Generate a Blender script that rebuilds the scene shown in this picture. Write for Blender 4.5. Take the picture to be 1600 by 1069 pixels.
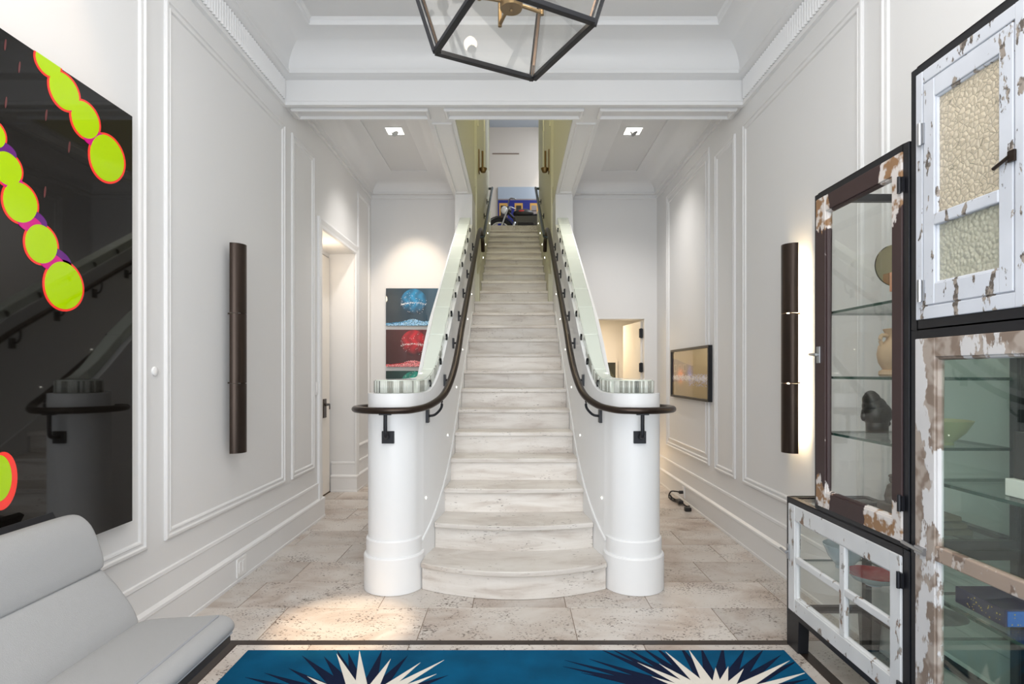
import bpy, math, random
import numpy as np
from mathutils import Vector, Matrix
random.seed(7)
R = math.radians
SC = bpy.context.scene
COL = SC.collection
for o in list(bpy.data.objects): bpy.data.objects.remove(o)

# ------------------------------------------------------------------ camera, world, lights, exposure
F, CX, HY, H = 889.0, 803.0, 582.0, 1.30        # focal length and vanishing point of the 1600 x 1069 frame, eye height
cam = bpy.data.cameras.new('camera'); camo = bpy.data.objects.new('camera', cam); COL.objects.link(camo)
camo.location = (0, 0, H); camo.rotation_euler = (R(90), 0, 0)
cam.sensor_width = 36; cam.lens = F / 1600 * 36
cam.shift_x = -(CX - 800) / 1600; cam.shift_y = (HY - 534.5) / 1600
cam.clip_start = .02
SC.camera = camo
w = bpy.data.worlds.new('world'); SC.world = w; w.use_nodes = True
w.node_tree.nodes['Background'].inputs[0].default_value = (.80, .90, 1, 1)
w.node_tree.nodes['Background'].inputs[1].default_value = 1.0
SC.cycles.transparent_max_bounces = 32
vs = SC.view_settings
vs.view_transform = 'Standard'; vs.look = 'None'; vs.gamma = 1; vs.use_curve_mapping = False; vs.exposure = 0.0

def lamp(name, kind, loc, power, color=(1, 1, 1), rot=(0, 0, 0), **kw):
    l = bpy.data.lights.new(name, kind); l.energy = power; l.color = color
    for k, v in kw.items(): setattr(l, k, v)
    o = bpy.data.objects.new(name, l); COL.objects.link(o); o.location = loc; o.rotation_euler = rot
    return o
def aim(o, target):
    d = Vector(target) - o.location
    o.rotation_euler = d.to_track_quat('-Z', 'Y').to_euler()
# added fill lamp standing in for daylight at the unseen entrance
lamp('entrance_fill', 'AREA', (0, -1.22, 1.65), 106, (.95, .975, 1), (R(90), 0, 0), shape='RECTANGLE', size=2.5, size_y=2.9)
lamp('hall_ceiling_fill', 'AREA', (0, 1.0, 3.74), 64, (1, .96, .92), (0, 0, 0), shape='RECTANGLE', size=2.2, size_y=2.6)  # broad fill added under the ceiling to even out the hall
WARM = (1, .80, .58)
for s in (-1, 1):
    a = lamp('bay_downlight', 'SPOT', (s * 1.153, 5.51, 3.60), 108, (1, .955, .91), (0, 0, 0), spot_size=R(112), spot_blend=1, shadow_soft_size=.07); aim(a, (s * 1.0, 6.25, 0))
o = lamp('art_spot', 'SPOT', (-1.18, 6.25, 3.60), 70, WARM, spot_size=R(58), spot_blend=.6, shadow_soft_size=.03); aim(o, (-1.18, 6.9, 1.5))
o = lamp('picture_spot', 'SPOT', (1.15, 5.60, 3.60), 14, WARM, spot_size=R(30), spot_blend=.8, shadow_soft_size=.03); aim(o, (1.735, 5.6, 1.45))
o = lamp('floor_spot', 'SPOT', (-.62, 2.3, 3.74), 640, (1, .74, .46), spot_size=R(13), spot_blend=.7, shadow_soft_size=.03); aim(o, (-.88, 2.93, 0))
o = lamp('wall_spot', 'SPOT', (-1.1, 1.75, 3.74), 28, (1, .68, .42), spot_size=R(62), spot_blend=.5, shadow_soft_size=.03); aim(o, (-1.735, 1.75, 2.2))
o = lamp('wall_spot', 'SPOT', (1.2, 1.45, 3.74), 4, WARM, spot_size=R(62), spot_blend=.5, shadow_soft_size=.03); aim(o, (1.735, 1.45, 2.3))
lamp('recess_lamp', 'POINT', (-1.87, 5.6, 2.35), 5, WARM, shadow_soft_size=.06)
lamp('corner_lamp', 'POINT', (1.45, 6.6, .35), 1.6, (1, .68, .36), shadow_soft_size=.06)
lamp('back_room_lamp', 'AREA', (1.0, 7.9, 2.1), 16, WARM, shape='SQUARE', size=.5)
lamp('upper_daylight', 'AREA', (1.8, 11.6, 6.4), 70, (.86, .93, 1), (0, R(35), 0), shape='RECTANGLE', size=1.5, size_y=2)
lamp('stairwell_lamp', 'AREA', (0, 6.2, 6.8), 44, (1, .93, .72), (0, 0, 0), shape='RECTANGLE', size=.6, size_y=2.5)
o = lamp('upper_spot', 'SPOT', (.95, 12.5, 6.9), 40, (1, .9, .75), spot_size=R(50), spot_blend=.4, shadow_soft_size=.03); aim(o, (1.0, 13.2, 5.2))

# ------------------------------------------------------------------ materials
def newmat(name):
    m = bpy.data.materials.new(name); m.use_nodes = True
    return m, m.node_tree, m.node_tree.nodes['Principled BSDF']
def N(nt, typ, **kw):
    n = nt.nodes.new(typ)
    for k, v in kw.items(): setattr(n, k, v)
    return n
def col(c): return (c[0], c[1], c[2], 1)
def srgb(r, g, b):
    f = lambda v: (v / 255 / 12.92) if v / 255 <= .04045 else ((v / 255 + .055) / 1.055) ** 2.4
    return (f(r), f(g), f(b))
def mat(name, c, rough=.5, metal=0, coat=0, emit=None, es=0, trans=0, bump=0, bscale=60, spec=.5):
    m, nt, b = newmat(name)
    b.inputs['Base Color'].default_value = col(c); b.inputs['Roughness'].default_value = rough
    b.inputs['Metallic'].default_value = metal; b.inputs['Coat Weight'].default_value = coat
    b.inputs['Coat Roughness'].default_value = .03
    b.inputs['Transmission Weight'].default_value = trans
    b.inputs['Specular IOR Level'].default_value = spec
    # every material carries a little procedural unevenness
    tc = N(nt, 'ShaderNodeTexCoord'); no = N(nt, 'ShaderNodeTexNoise'); no.inputs['Scale'].default_value = bscale; no.inputs['Detail'].default_value = 3
    nt.links.new(tc.outputs['Object'], no.inputs['Vector'])
    mr = N(nt, 'ShaderNodeMapRange'); mr.inputs[3].default_value = max(0, rough - .04); mr.inputs[4].default_value = rough + .04
    nt.links.new(no.outputs['Fac'], mr.inputs[0]); nt.links.new(mr.outputs[0], b.inputs['Roughness'])
    if bump:
        bp = N(nt, 'ShaderNodeBump'); bp.inputs['Strength'].default_value = bump; bp.inputs['Distance'].default_value = .004
        nt.links.new(no.outputs['Fac'], bp.inputs['Height']); nt.links.new(bp.outputs[0], b.inputs['Normal'])
    if emit:
        b.inputs['Emission Color'].default_value = col(emit); b.inputs['Emission Strength'].default_value = es
    return m
def ramp(nt, stops):
    r = N(nt, 'ShaderNodeValToRGB')
    e = r.color_ramp.elements
    while len(e) < len(stops): e.new(.5)
    for k, (p, c) in enumerate(stops): e[k].position = p; e[k].color = col(c)
    return r
def stone(name, stops, scale, stretch, pit, rough, rand=True, pits=14):
    m, nt, b = newmat(name)
    tc = N(nt, 'ShaderNodeTexCoord'); mp = N(nt, 'ShaderNodeMapping'); mp.inputs['Scale'].default_value = stretch
    oi = N(nt, 'ShaderNodeObjectInfo'); va = N(nt, 'ShaderNodeVectorMath', operation='ADD')
    mu = N(nt, 'ShaderNodeMath', operation='MULTIPLY'); mu.inputs[1].default_value = 37 if rand else 3
    nt.links.new(oi.outputs['Random'], mu.inputs[0]); nt.links.new(tc.outputs['Object'], va.inputs[0]); nt.links.new(mu.outputs[0], va.inputs[1])
    nt.links.new(va.outputs[0], mp.inputs['Vector'])
    n1 = N(nt, 'ShaderNodeTexNoise'); n1.inputs['Scale'].default_value = scale; n1.inputs['Detail'].default_value = 7; n1.inputs['Roughness'].default_value = .62; n1.inputs['Distortion'].default_value = .5
    nt.links.new(mp.outputs[0], n1.inputs['Vector'])
    r1 = ramp(nt, stops); nt.links.new(n1.outputs['Fac'], r1.inputs[0])
    n2 = N(nt, 'ShaderNodeTexNoise'); n2.inputs['Scale'].default_value = scale * pits; n2.inputs['Detail'].default_value = 4
    nt.links.new(mp.outputs[0], n2.inputs['Vector'])
    n3 = N(nt, 'ShaderNodeTexNoise'); n3.inputs['Scale'].default_value = scale * 2.2
    nt.links.new(va.outputs[0], n3.inputs['Vector'])
    ad = N(nt, 'ShaderNodeMath', operation='MULTIPLY_ADD'); nt.links.new(n3.outputs['Fac'], ad.inputs[0]); ad.inputs[1].default_value = -.45; nt.links.new(n2.outputs['Fac'], ad.inputs[2])
    r2 = ramp(nt, [(0, (1, 1, 1)), (pit, (1, 1, 1)), (pit + .04, (0, 0, 0))]); nt.links.new(ad.outputs[0], r2.inputs[0])
    mx = N(nt, 'ShaderNodeMix', data_type='RGBA'); nt.links.new(r2.outputs[0], mx.inputs[0])
    hs = N(nt, 'ShaderNodeHueSaturation'); nt.links.new(r1.outputs[0], hs.inputs['Color'])
    mr = N(nt, 'ShaderNodeMapRange'); mr.inputs[3].default_value = .84; mr.inputs[4].default_value = 1.08
    nt.links.new(oi.outputs['Random'], mr.inputs[0])
    if rand: nt.links.new(mr.outputs[0], hs.inputs['Value'])
    nt.links.new(hs.outputs[0], mx.inputs[6]); mx.inputs[7].default_value = col([v * .42 for v in stops[0][1]])
    nt.links.new(mx.outputs[2], b.inputs['Base Color']); b.inputs['Roughness'].default_value = rough
    bp = N(nt, 'ShaderNodeBump'); bp.inputs['Strength'].default_value = .35; bp.inputs['Distance'].default_value = .002; bp.invert = True
    nt.links.new(r2.outputs[0], bp.inputs['Height']); nt.links.new(bp.outputs[0], b.inputs['Normal'])
    return m
def thin_glass(name, tint, refl=1.0, rough=0.0, bump=None):
    """flat pane: tinted see-through with fresnel mirror"""
    m, nt, b = newmat(name); nt.nodes.remove(b)
    out = nt.nodes['Material Output']
    t = N(nt, 'ShaderNodeBsdfTransparent'); t.inputs[0].default_value = col(tint)
    g = N(nt, 'ShaderNodeBsdfGlossy'); g.inputs['Roughness'].default_value = rough
    ge = N(nt, 'ShaderNodeNewGeometry'); dt = N(nt, 'ShaderNodeVectorMath', operation='DOT_PRODUCT')
    nt.links.new(ge.outputs['Incoming'], dt.inputs[0]); nt.links.new(ge.outputs['Normal'], dt.inputs[1])
    ab = N(nt, 'ShaderNodeMath', operation='ABSOLUTE'); nt.links.new(dt.outputs['Value'], ab.inputs[0])
    om = N(nt, 'ShaderNodeMath', operation='SUBTRACT'); om.inputs[0].default_value = 1; nt.links.new(ab.outputs[0], om.inputs[1]); om.use_clamp = True
    pw = N(nt, 'ShaderNodeMath', operation='POWER'); pw.inputs[1].default_value = 5; nt.links.new(om.outputs[0], pw.inputs[0])
    fr = N(nt, 'ShaderNodeMath', operation='MULTIPLY_ADD'); fr.inputs[1].default_value = .96; fr.inputs[2].default_value = .04; nt.links.new(pw.outputs[0], fr.inputs[0])
    mu = N(nt, 'ShaderNodeMath', operation='MULTIPLY'); mu.inputs[1].default_value = refl; mu.use_clamp = True
    mx = N(nt, 'ShaderNodeMixShader')
    nt.links.new(fr.outputs[0], mu.inputs[0]); nt.links.new(mu.outputs[0], mx.inputs[0]); nt.links.new(t.outputs[0], mx.inputs[1]); nt.links.new(g.outputs[0], mx.inputs[2])
    nt.links.new(mx.outputs[0], out.inputs[0])
    return m
def bumpy_glass(name, scale, tint, dots):
    m, nt, b = newmat(name)
    tc = N(nt, 'ShaderNodeTexCoord'); v = N(nt, 'ShaderNodeTexVoronoi'); v.inputs['Scale'].default_value = scale
    if not dots: v.feature = 'DISTANCE_TO_EDGE'
    nt.links.new(tc.outputs['Object'], v.inputs['Vector'])
    r = ramp(nt, [(0, (.25, .23, .17)), (.05 if not dots else .3, tint), (1, [min(1, c * 1.1) for c in tint])]) if not dots else ramp(nt, [(0, [min(1, c * 1.25) for c in tint]), (.35, tint), (1, [c * .85 for c in tint])])
    nt.links.new(v.outputs['Distance'], r.inputs[0]); nt.links.new(r.outputs[0], b.inputs['Base Color'])
    b.inputs['Transmission Weight'].default_value = .55; b.inputs['Roughness'].default_value = .28
    bp = N(nt, 'ShaderNodeBump'); bp.inputs['Strength'].default_value = .9; bp.inputs['Distance'].default_value = .006; bp.invert = dots
    nt.links.new(v.outputs['Distance'], bp.inputs['Height']); nt.links.new(bp.outputs[0], b.inputs['Normal'])
    return m
def chipped(name, paint, under1, under2, amount, corners=(), cr=.12, scale=14):
    """old flaking paint: bare wood and filler show where noise (stronger near the given corners) passes a threshold"""
    m, nt, b = newmat(name)
    tc = N(nt, 'ShaderNodeTexCoord'); mp = N(nt, 'ShaderNodeMapping'); mp.inputs['Scale'].default_value = (1, 1, .45)
    nt.links.new(tc.outputs['Object'], mp.inputs['Vector'])
    n1 = N(nt, 'ShaderNodeTexNoise'); n1.inputs['Scale'].default_value = scale; n1.inputs['Detail'].default_value = 6; n1.inputs['Roughness'].default_value = .6
    nt.links.new(mp.outputs[0], n1.inputs['Vector'])
    acc = n1.outputs['Fac']
    for c in corners:
        d = N(nt, 'ShaderNodeVectorMath', operation='DISTANCE'); d.inputs[1].default_value = c; nt.links.new(tc.outputs['Object'], d.inputs[0])
        mr = N(nt, 'ShaderNodeMapRange'); mr.inputs[1].default_value = 0; mr.inputs[2].default_value = cr; mr.inputs[3].default_value = .45; mr.inputs[4].default_value = 0
        nt.links.new(d.outputs['Value'], mr.inputs[0])
        a = N(nt, 'ShaderNodeMath', operation='ADD'); nt.links.new(acc, a.inputs[0]); nt.links.new(mr.outputs[0], a.inputs[1]); acc = a.outputs[0]
    th = 1 - amount
    r = ramp(nt, [(0, (0, 0, 0)), (th, (0, 0, 0)), (min(1, th + .02), (1, 1, 1))]); nt.links.new(acc, r.inputs[0])
    n2 = N(nt, 'ShaderNodeTexNoise'); n2.inputs['Scale'].default_value = scale * 1.7; nt.links.new(tc.outputs['Object'], n2.inputs['Vector'])
    r2 = ramp(nt, [(.45, under1), (.55, under2)]); nt.links.new(n2.outputs['Fac'], r2.inputs[0])
    n3 = N(nt, 'ShaderNodeTexNoise'); n3.inputs['Scale'].default_value = 5; nt.links.new(tc.outputs['Object'], n3.inputs['Vector'])
    r3 = ramp(nt, [(.3, [c * .86 for c in paint]), (.7, paint)]); nt.links.new(n3.outputs['Fac'], r3.inputs[0])
    mx = N(nt, 'ShaderNodeMix', data_type='RGBA'); nt.links.new(r.outputs[0], mx.inputs[0]); nt.links.new(r3.outputs[0], mx.inputs[6]); nt.links.new(r2.outputs[0], mx.inputs[7])
    nt.links.new(mx.outputs[2], b.inputs['Base Color']); b.inputs['Roughness'].default_value = .55
    bp = N(nt, 'ShaderNodeBump'); bp.inputs['Strength'].default_value = .5; bp.inputs['Distance'].default_value = .002; bp.invert = True
    nt.links.new(r.outputs[0], bp.inputs['Height']); nt.links.new(bp.outputs[0], b.inputs['Normal'])
    return m
def pile(name, c):
    m, nt, b = newmat(name)
    tc = N(nt, 'ShaderNodeTexCoord'); n1 = N(nt, 'ShaderNodeTexNoise'); n1.inputs['Scale'].default_value = 5; n1.inputs['Detail'].default_value = 5
    nt.links.new(tc.outputs['Object'], n1.inputs['Vector'])
    r = ramp(nt, [(.32, [v * .70 for v in c]), (.68, [v * 1.08 for v in c])]); nt.links.new(n1.outputs['Fac'], r.inputs[0]); nt.links.new(r.outputs[0], b.inputs['Base Color'])
    n2 = N(nt, 'ShaderNodeTexNoise'); n2.inputs['Scale'].default_value = 500; nt.links.new(tc.outputs['Object'], n2.inputs['Vector'])
    bp = N(nt, 'ShaderNodeBump'); bp.inputs['Strength'].default_value = .6; bp.inputs['Distance'].default_value = .004
    nt.links.new(n2.outputs['Fac'], bp.inputs['Height']); nt.links.new(bp.outputs[0], b.inputs['Normal'])
    b.inputs['Roughness'].default_value = .95; b.inputs['Specular IOR Level'].default_value = .1
    return m
def print_mat(name, coat=1.0, rough=.4):
    m, nt, b = newmat(name)
    a = N(nt, 'ShaderNodeVertexColor'); a.layer_name = 'Col'
    nt.links.new(a.outputs[0], b.inputs['Base Color']); b.inputs['Roughness'].default_value = rough; b.inputs['Coat Weight'].default_value = coat; b.inputs['Coat Roughness'].default_value = .02
    return m

M = {}
M['white'] = mat('white_paint', (.745, .745, .745), .55, bscale=30)
M['trim'] = mat('white_trim_paint', (.78, .782, .785), .38, bscale=30)
M['parapet'] = mat('white_plaster', (.85, .855, .86), .42)
M['oliveshade'] = mat('shade_tinted_stairwell', (.68, .67, .53), .5)  # white walls, the greenish shade on them put into the colour
M['upper'] = mat('upper_wall_paint', (.72, .66, .60), .6)
M['upceil'] = mat('daylight_blue_ceiling', (.55, .62, .72), .6)  # bluish daylight on the ceiling put into its colour
M['greywall'] = mat('grey_slot', srgb(140, 122, 110), .6)
M['door'] = mat('door_paint', (.84, .80, .74), .35)
M['tile'] = stone('travertine_tile', [(.26, srgb(142, 122, 107)), (.40, srgb(186, 173, 163)), (.56, srgb(204, 197, 190)), (.8, srgb(212, 207, 202))], 2.4, (1, 1.6, 1), .115, .28, pits=30)
M['grout'] = mat('grout', srgb(128, 112, 98), .8)
M['stripe'] = stone('dark_marble', [(.3, srgb(34, 25, 21)), (.6, srgb(50, 38, 31)), (.8, srgb(72, 60, 52))], 6, (1, 1, 1), .02, .42)
M['tread'] = stone('stair_travertine', [(.25, srgb(190, 178, 168)), (.5, srgb(224, 218, 211)), (.75, srgb(238, 234, 229))], 2.4, (1, 2, 7), .05, .34)
M['bronze'] = mat('dark_bronze', srgb(58, 48, 42), .30, .75, bscale=6)
M['blackmetal'] = mat('black_metal', srgb(30, 31, 36), .42, .3)
M['steel'] = mat('blued_steel', srgb(74, 84, 88), .35, .8)
M['brass'] = mat('aged_brass', srgb(138, 114, 78), .4, .85)
M['copper'] = mat('polished_copper', srgb(122, 104, 90), .25, .9)
M['chrome'] = mat('chrome', (.45, .46, .48), .38, 1)
M['glasscap'] = mat('cast_glass', (.79, .85, .76), .08, trans=.06, coat=.6)
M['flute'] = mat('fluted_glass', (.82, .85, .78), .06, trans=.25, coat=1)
M['greystreak'] = mat('painted_grey_streak_glass', (.42, .43, .37), .05, trans=.3, coat=1)  # grey and dark ridge colours paint the glass's refraction streaks
M['darkstreak'] = mat('painted_dark_streak_glass', (.16, .17, .15), .05, coat=1)
M['clip'] = mat('black_clip', srgb(24, 26, 26), .4)
M['led'] = mat('step_light_lens', (1, 1, .9), .4, emit=(1, .97, .85), es=6)
M['pane'] = thin_glass('clear_pane', (.975, .982, .972), 1.0)
M['lpane'] = thin_glass('lantern_pane', (.985, .985, .98), .7)
M['gpane'] = thin_glass('greenish_pane', (.930, .970, .950), 1.2)
M['shelf'] = thin_glass('shelf_glass', (.96, .985, .972), .8)
M['edge'] = mat('green_glass_edge', srgb(28, 66, 56), .12, coat=.5)
M['fabric'] = mat('pale_grey_upholstery', srgb(156, 157, 158), .75, bump=.25, bscale=350)
M['seam'] = mat('grey_piping', srgb(150, 152, 156), .8)
M['artblack'] = mat('black_print', srgb(16, 14, 12), .5, coat=1, spec=0)
M['artlime'] = mat('lime_print', srgb(172, 210, 0), .5, coat=1, spec=0)
M['artred'] = mat('red_print', srgb(255, 62, 52), .5, coat=1, spec=0)
M['artpink'] = mat('magenta_print', srgb(204, 10, 128), .5, coat=1, spec=0)
M['artviolet'] = mat('violet_print', srgb(98, 30, 120), .5, coat=1, spec=0)
M['artember'] = mat('ember_print', srgb(90, 34, 34), .35, coat=1)
M['print'] = print_mat('glossy_print')
M['rug'] = pile('teal_pile', srgb(6, 84, 122))
M['navy'] = mat('navy_pile', srgb(18, 28, 54), .95, bump=.6, bscale=400, spec=.1)
M['cream'] = mat('cream_pile', srgb(226, 220, 210), .95, bump=.6, bscale=400, spec=.1)
M['plate_white'] = mat('white_plastic', (.84, .84, .84), .35)
M['cord'] = mat('black_rubber', srgb(24, 22, 22), .5)
M['lampglow'] = mat('lamp_glow', (1, .95, .85), .4, emit=(1, .93, .82), es=14)
M['strip'] = mat('sconce_strip', (1, .85, .6), .4, emit=(1, .78, .48), es=90)
M['bulb'] = mat('bulb_glow', (1, .95, .85), .3, emit=(1, .88, .68), es=25)
M['paintdoor'] = chipped('grey_white_chipped_paint', srgb(206, 210, 218), srgb(92, 84, 78), srgb(150, 140, 130), .41, scale=30)
M['lowdoor'] = chipped('white_chipped_paint', srgb(214, 215, 216), srgb(128, 104, 88), srgb(150, 146, 140), .40, scale=20)
M['olddoor'] = chipped('weathered_white_paint', srgb(208, 206, 206), srgb(128, 112, 100), srgb(164, 152, 142), .50, scale=9)
M['oldwood'] = chipped('bare_weathered_wood', srgb(160, 142, 128), srgb(116, 98, 86), srgb(190, 180, 172), .46, scale=20)
M['browndoor'] = chipped('plum_brown_chipped_paint', srgb(56, 38, 38), srgb(208, 202, 198), srgb(142, 108, 76), .30,
    corners=[(1.31, 1.93, 2.02), (1.31, 1.94, 1.93), (1.31, 1.93, .76), (1.31, 2.02, .78), (1.31, 2.43, .78), (1.31, 2.43, 1.98)], cr=.15, scale=15)
M['texglass'] = bumpy_glass('pebbled_glass', 62, (.92, .82, .65), False)
M['texglass2'] = bumpy_glass('dimpled_glass', 75, (.74, .73, .60), True)

# ------------------------------------------------------------------ mesh tools
class MB:
    def __init__(s): s.v = []; s.f = []; s.mi = []; s.m = 0
    def face(s, idx): s.f.append(tuple(idx)); s.mi.append(s.m)
    def add(s, vs, fs):
        b = len(s.v); s.v += [tuple(map(float, p)) for p in vs]
        for f in fs: s.face([b + i for i in f])
        return s
    def box(s, x0, x1, y0, y1, z0, z1):
        return s.add([(x, y, z) for z in (z0, z1) for y in (y0, y1) for x in (x0, x1)],
              [(0, 2, 3, 1), (4, 5, 7, 6), (0, 1, 5, 4), (2, 6, 7, 3), (0, 4, 6, 2), (1, 3, 7, 5)])
    def bar(s, a, b, wd, ht, up=(0, 0, 1)):
        a, b = Vector(a), Vector(b); d = (b - a).normalized(); u = Vector(up)
        sd = d.cross(u)
        if sd.length < 1e-4: sd = d.cross(Vector((1, 0, 0)))
        sd.normalize(); u = sd.cross(d).normalized()
        return s.add([p + sd * i * wd / 2 + u * j * ht / 2 for p in (a, b) for i, j in ((-1, -1), (1, -1), (1, 1), (-1, 1))],
              [(0, 1, 2, 3), (7, 6, 5, 4), (0, 4, 5, 1), (1, 5, 6, 2), (2, 6, 7, 3), (3, 7, 4, 0)])
    def prism(s, poly, fn, a, b):
        n = len(poly)
        s.add([fn(p[0], p[1], a) for p in poly] + [fn(p[0], p[1], b) for p in poly],
              [tuple(range(n))[::-1], tuple(range(n, 2 * n))] + [(i, (i + 1) % n, n + (i + 1) % n, n + i) for i in range(n)])
        return s
    def lathe(s, prof, c, n=24, axis='z', a0=0, a1=2 * math.pi):
        full = abs(a1 - a0 - 2 * math.pi) < 1e-6; k = n if full else n + 1
        def P(r, h, t):
            x, y = r * math.cos(t), r * math.sin(t)
            return {'z': (c[0] + x, c[1] + y, c[2] + h), 'x': (c[0] + h, c[1] + x, c[2] + y), 'y': (c[0] + x, c[1] + h, c[2] + y)}[axis]
        vs = [P(r, h, a0 + (a1 - a0) * i / n) for r, h in prof for i in range(k)]
        fs = []
        for j in range(len(prof) - 1):
            for i in range(n):
                i2 = (i + 1) % k
                fs.append((j * k + i, j * k + i2, (j + 1) * k + i2, (j + 1) * k + i))
        return s.add(vs, fs)
    def cyl(s, a, b, r, n=12, r2=None):
        a, b = Vector(a), Vector(b); d = (b - a).normalized(); u = d.orthogonal().normalized(); v = d.cross(u); r2 = r if r2 is None else r2
        ring = lambda p, q: [p + (u * math.cos(2 * math.pi * i / n) + v * math.sin(2 * math.pi * i / n)) * q for i in range(n)]
        return s.add(ring(a, r) + ring(b, r2), [tuple(range(n))[::-1], tuple(range(n, 2 * n))] + [(i, (i + 1) % n, n + (i + 1) % n, n + i) for i in range(n)])
    def tube(s, pts, r, n=10, rz=None, caps=True, closed=False):
        """sweep an ellipse (r sideways, rz upward) along pts"""
        P = [Vector(p) for p in pts]; rz = rz or r; vs = []
        L = len(P); side0 = None
        for i, p in enumerate(P):
            d = (P[(i + 1) % L] - P[i - 1]) if closed else (P[min(i + 1, L - 1)] - P[max(i - 1, 0)])
            d.normalize()
            sd = d.cross(Vector((0, 0, 1)))
            if sd.length < .05: sd = side0 or d.orthogonal()
            sd = (sd - d * sd.dot(d)).normalized()
            side0 = sd; u = sd.cross(d)
            vs += [p + sd * r * math.cos(2 * math.pi * k / n) + u * rz * math.sin(2 * math.pi * k / n) for k in range(n)]
        fs = []
        for i in range(L if closed else L - 1):
            j = (i + 1) % L
            for k in range(n): fs.append((i * n + k, i * n + (k + 1) % n, j * n + (k + 1) % n, j * n + k))
        if caps and not closed: fs += [tuple(range(n))[::-1], tuple(range((L - 1) * n, L * n))]
        return s.add(vs, fs)
    def ball(s, c, r, n=12, sc=(1, 1, 1)):
        pr = [(r * math.sin(math.pi * i / n), -r * math.cos(math.pi * i / n)) for i in range(n + 1)]
        b = len(s.v); s.lathe(pr, (0, 0, 0), n * 2)
        for i in range(b, len(s.v)): v = s.v[i]; s.v[i] = (c[0] + v[0] * sc[0], c[1] + v[1] * sc[1], c[2] + v[2] * sc[2])
        return s
    def build(s, name, m, parent=None, smooth=False, bevel=0, seg=2, kind=None, sub=0):
        me = bpy.data.meshes.new(name); me.from_pydata(s.v, [], s.f); me.validate()
        for x in (m if isinstance(m, (list, tuple)) else [m]): me.materials.append(M[x])
        if len(me.polygons) == len(s.mi): me.polygons.foreach_set('material_index', s.mi)
        import bmesh
        bm = bmesh.new(); bm.from_mesh(me); bmesh.ops.remove_doubles(bm, verts=bm.verts, dist=1e-5); bmesh.ops.recalc_face_normals(bm, faces=bm.faces); bm.to_mesh(me); bm.free()
        if smooth: me.shade_smooth() if smooth is True else me.set_sharp_from_angle(angle=R(smooth))
        if smooth and smooth is not True:
            me.polygons.foreach_set('use_smooth', [True] * len(me.polygons))
        o = bpy.data.objects.new(name, me); COL.objects.link(o)
        if parent: setparent(o, parent)
        if bevel:
            b = o.modifiers.new('bevel', 'BEVEL'); b.width = bevel; b.segments = seg; b.limit_method = 'ANGLE'; b.angle_limit = R(40)
        if sub:
            b = o.modifiers.new('sub', 'SUBSURF'); b.levels = sub; b.render_levels = sub
        if kind: o['kind'] = kind
        return o
def world_loc(o):
    v = Vector((0, 0, 0)); q = o
    while q: v = v + (q.location if not q.parent else (q.matrix_parent_inverse.translation + q.location)); q = q.parent
    return v
def setparent(o, p):
    o.parent = p; o.matrix_parent_inverse = Matrix.Translation(-world_loc(p))
def tag(o, label, cat, group=None):
    o['label'] = label; o['category'] = cat
    if group: o['group'] = group
    return o
def thing(name, label, cat, loc, group=None):
    o = bpy.data.objects.new(name, None); COL.objects.link(o); o.location = loc; o.empty_display_size = .1
    return tag(o, label, cat, group)
def structure(name, mb, m, **kw): return mb.build(name, m, kind='structure', **kw)
def part(p, name, mb, m, label=None, **kw):
    o = mb.build(name, m, p, **kw)
    if label: o['label'] = label
    return o
def smoothpath(pts, k=8):
    """Catmull-Rom through pts"""
    P = [Vector(p) for p in pts]; P = [P[0] * 2 - P[1]] + P + [P[-1] * 2 - P[-2]]; out = []
    for i in range(1, len(P) - 2):
        for t in range(k):
            t = t / k; a, b, c, d = P[i - 1:i + 3]
            out.append(.5 * (2 * b + (c - a) * t + (2 * a - 5 * b + 4 * c - d) * t * t + (3 * b - a - 3 * c + d) * t ** 3))
    return out + [P[-2]]
def floor_at(px, py, z=0):                       # a point of a horizontal plane seen at that place of the photograph
    Y = (H - z) * F / (py - HY); return ((px - CX) * Y / F, Y)
def wall_at(px, py, X):                          # likewise for a side wall x = X  -> (Y, z)
    Y = X * F / (px - CX); return (Y, H + (HY - py) * Y / F)

XW = 1.735; YB = 4.285; YB2 = 4.52; YK = 6.9; ZS = 3.31; ZC = 3.78

# ------------------------------------------------------------------ setting: floor and its tiles
fl = structure('floor', MB().box(-2.3, 2.3, -1.5, 9.2, -.12, -.004), 'grout')
rows = [2.762 + .383 * k for k in range(12)]
known = {0: [-2.03, -1.25, -.473, .31, 1.09, 1.87], 1: [-2.3, -1.53, -.75, -.23, .29, .76, 1.52], 2: [-2.1, -1.393, -.55, .40, 1.23, 2.0], 3: [-1.9, -1.22, -.5, .5, 1.02, 1.47]}
ti = 0
def tile(x0, x1, y0, y1):
    g = .0018; z = -.0015 + random.uniform(-.0006, .0006)
    part(fl, 'tile', MB().box(x0 + g, x1 - g, y0 + g, y1 - g, -.03, z), 'tile', bevel=.002, seg=1)
for k, y0 in enumerate(rows):
    y1 = min(y0 + .383, 6.9)
    if y1 - y0 < .1: continue
    lo, hi = (-XW, XW)
    if 5.1 < (y0 + y1) / 2 < 6.25: lo = -2.0
    js = known.get(k)
    if not js:
        js = [-2.4 + random.uniform(0, .5)]
        while js[-1] < 2.4: js.append(js[-1] + random.choice([.52, .6, .7, .78, .86]))
    xs = [lo] + [j for j in js if lo + .04 < j < hi - .04] + [hi]
    for a, b in zip(xs, xs[1:]):
        if y0 > 4.0 and a > -.63 and b < .63: continue       # under the stair
        tile(a, b, y0, y1)
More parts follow.
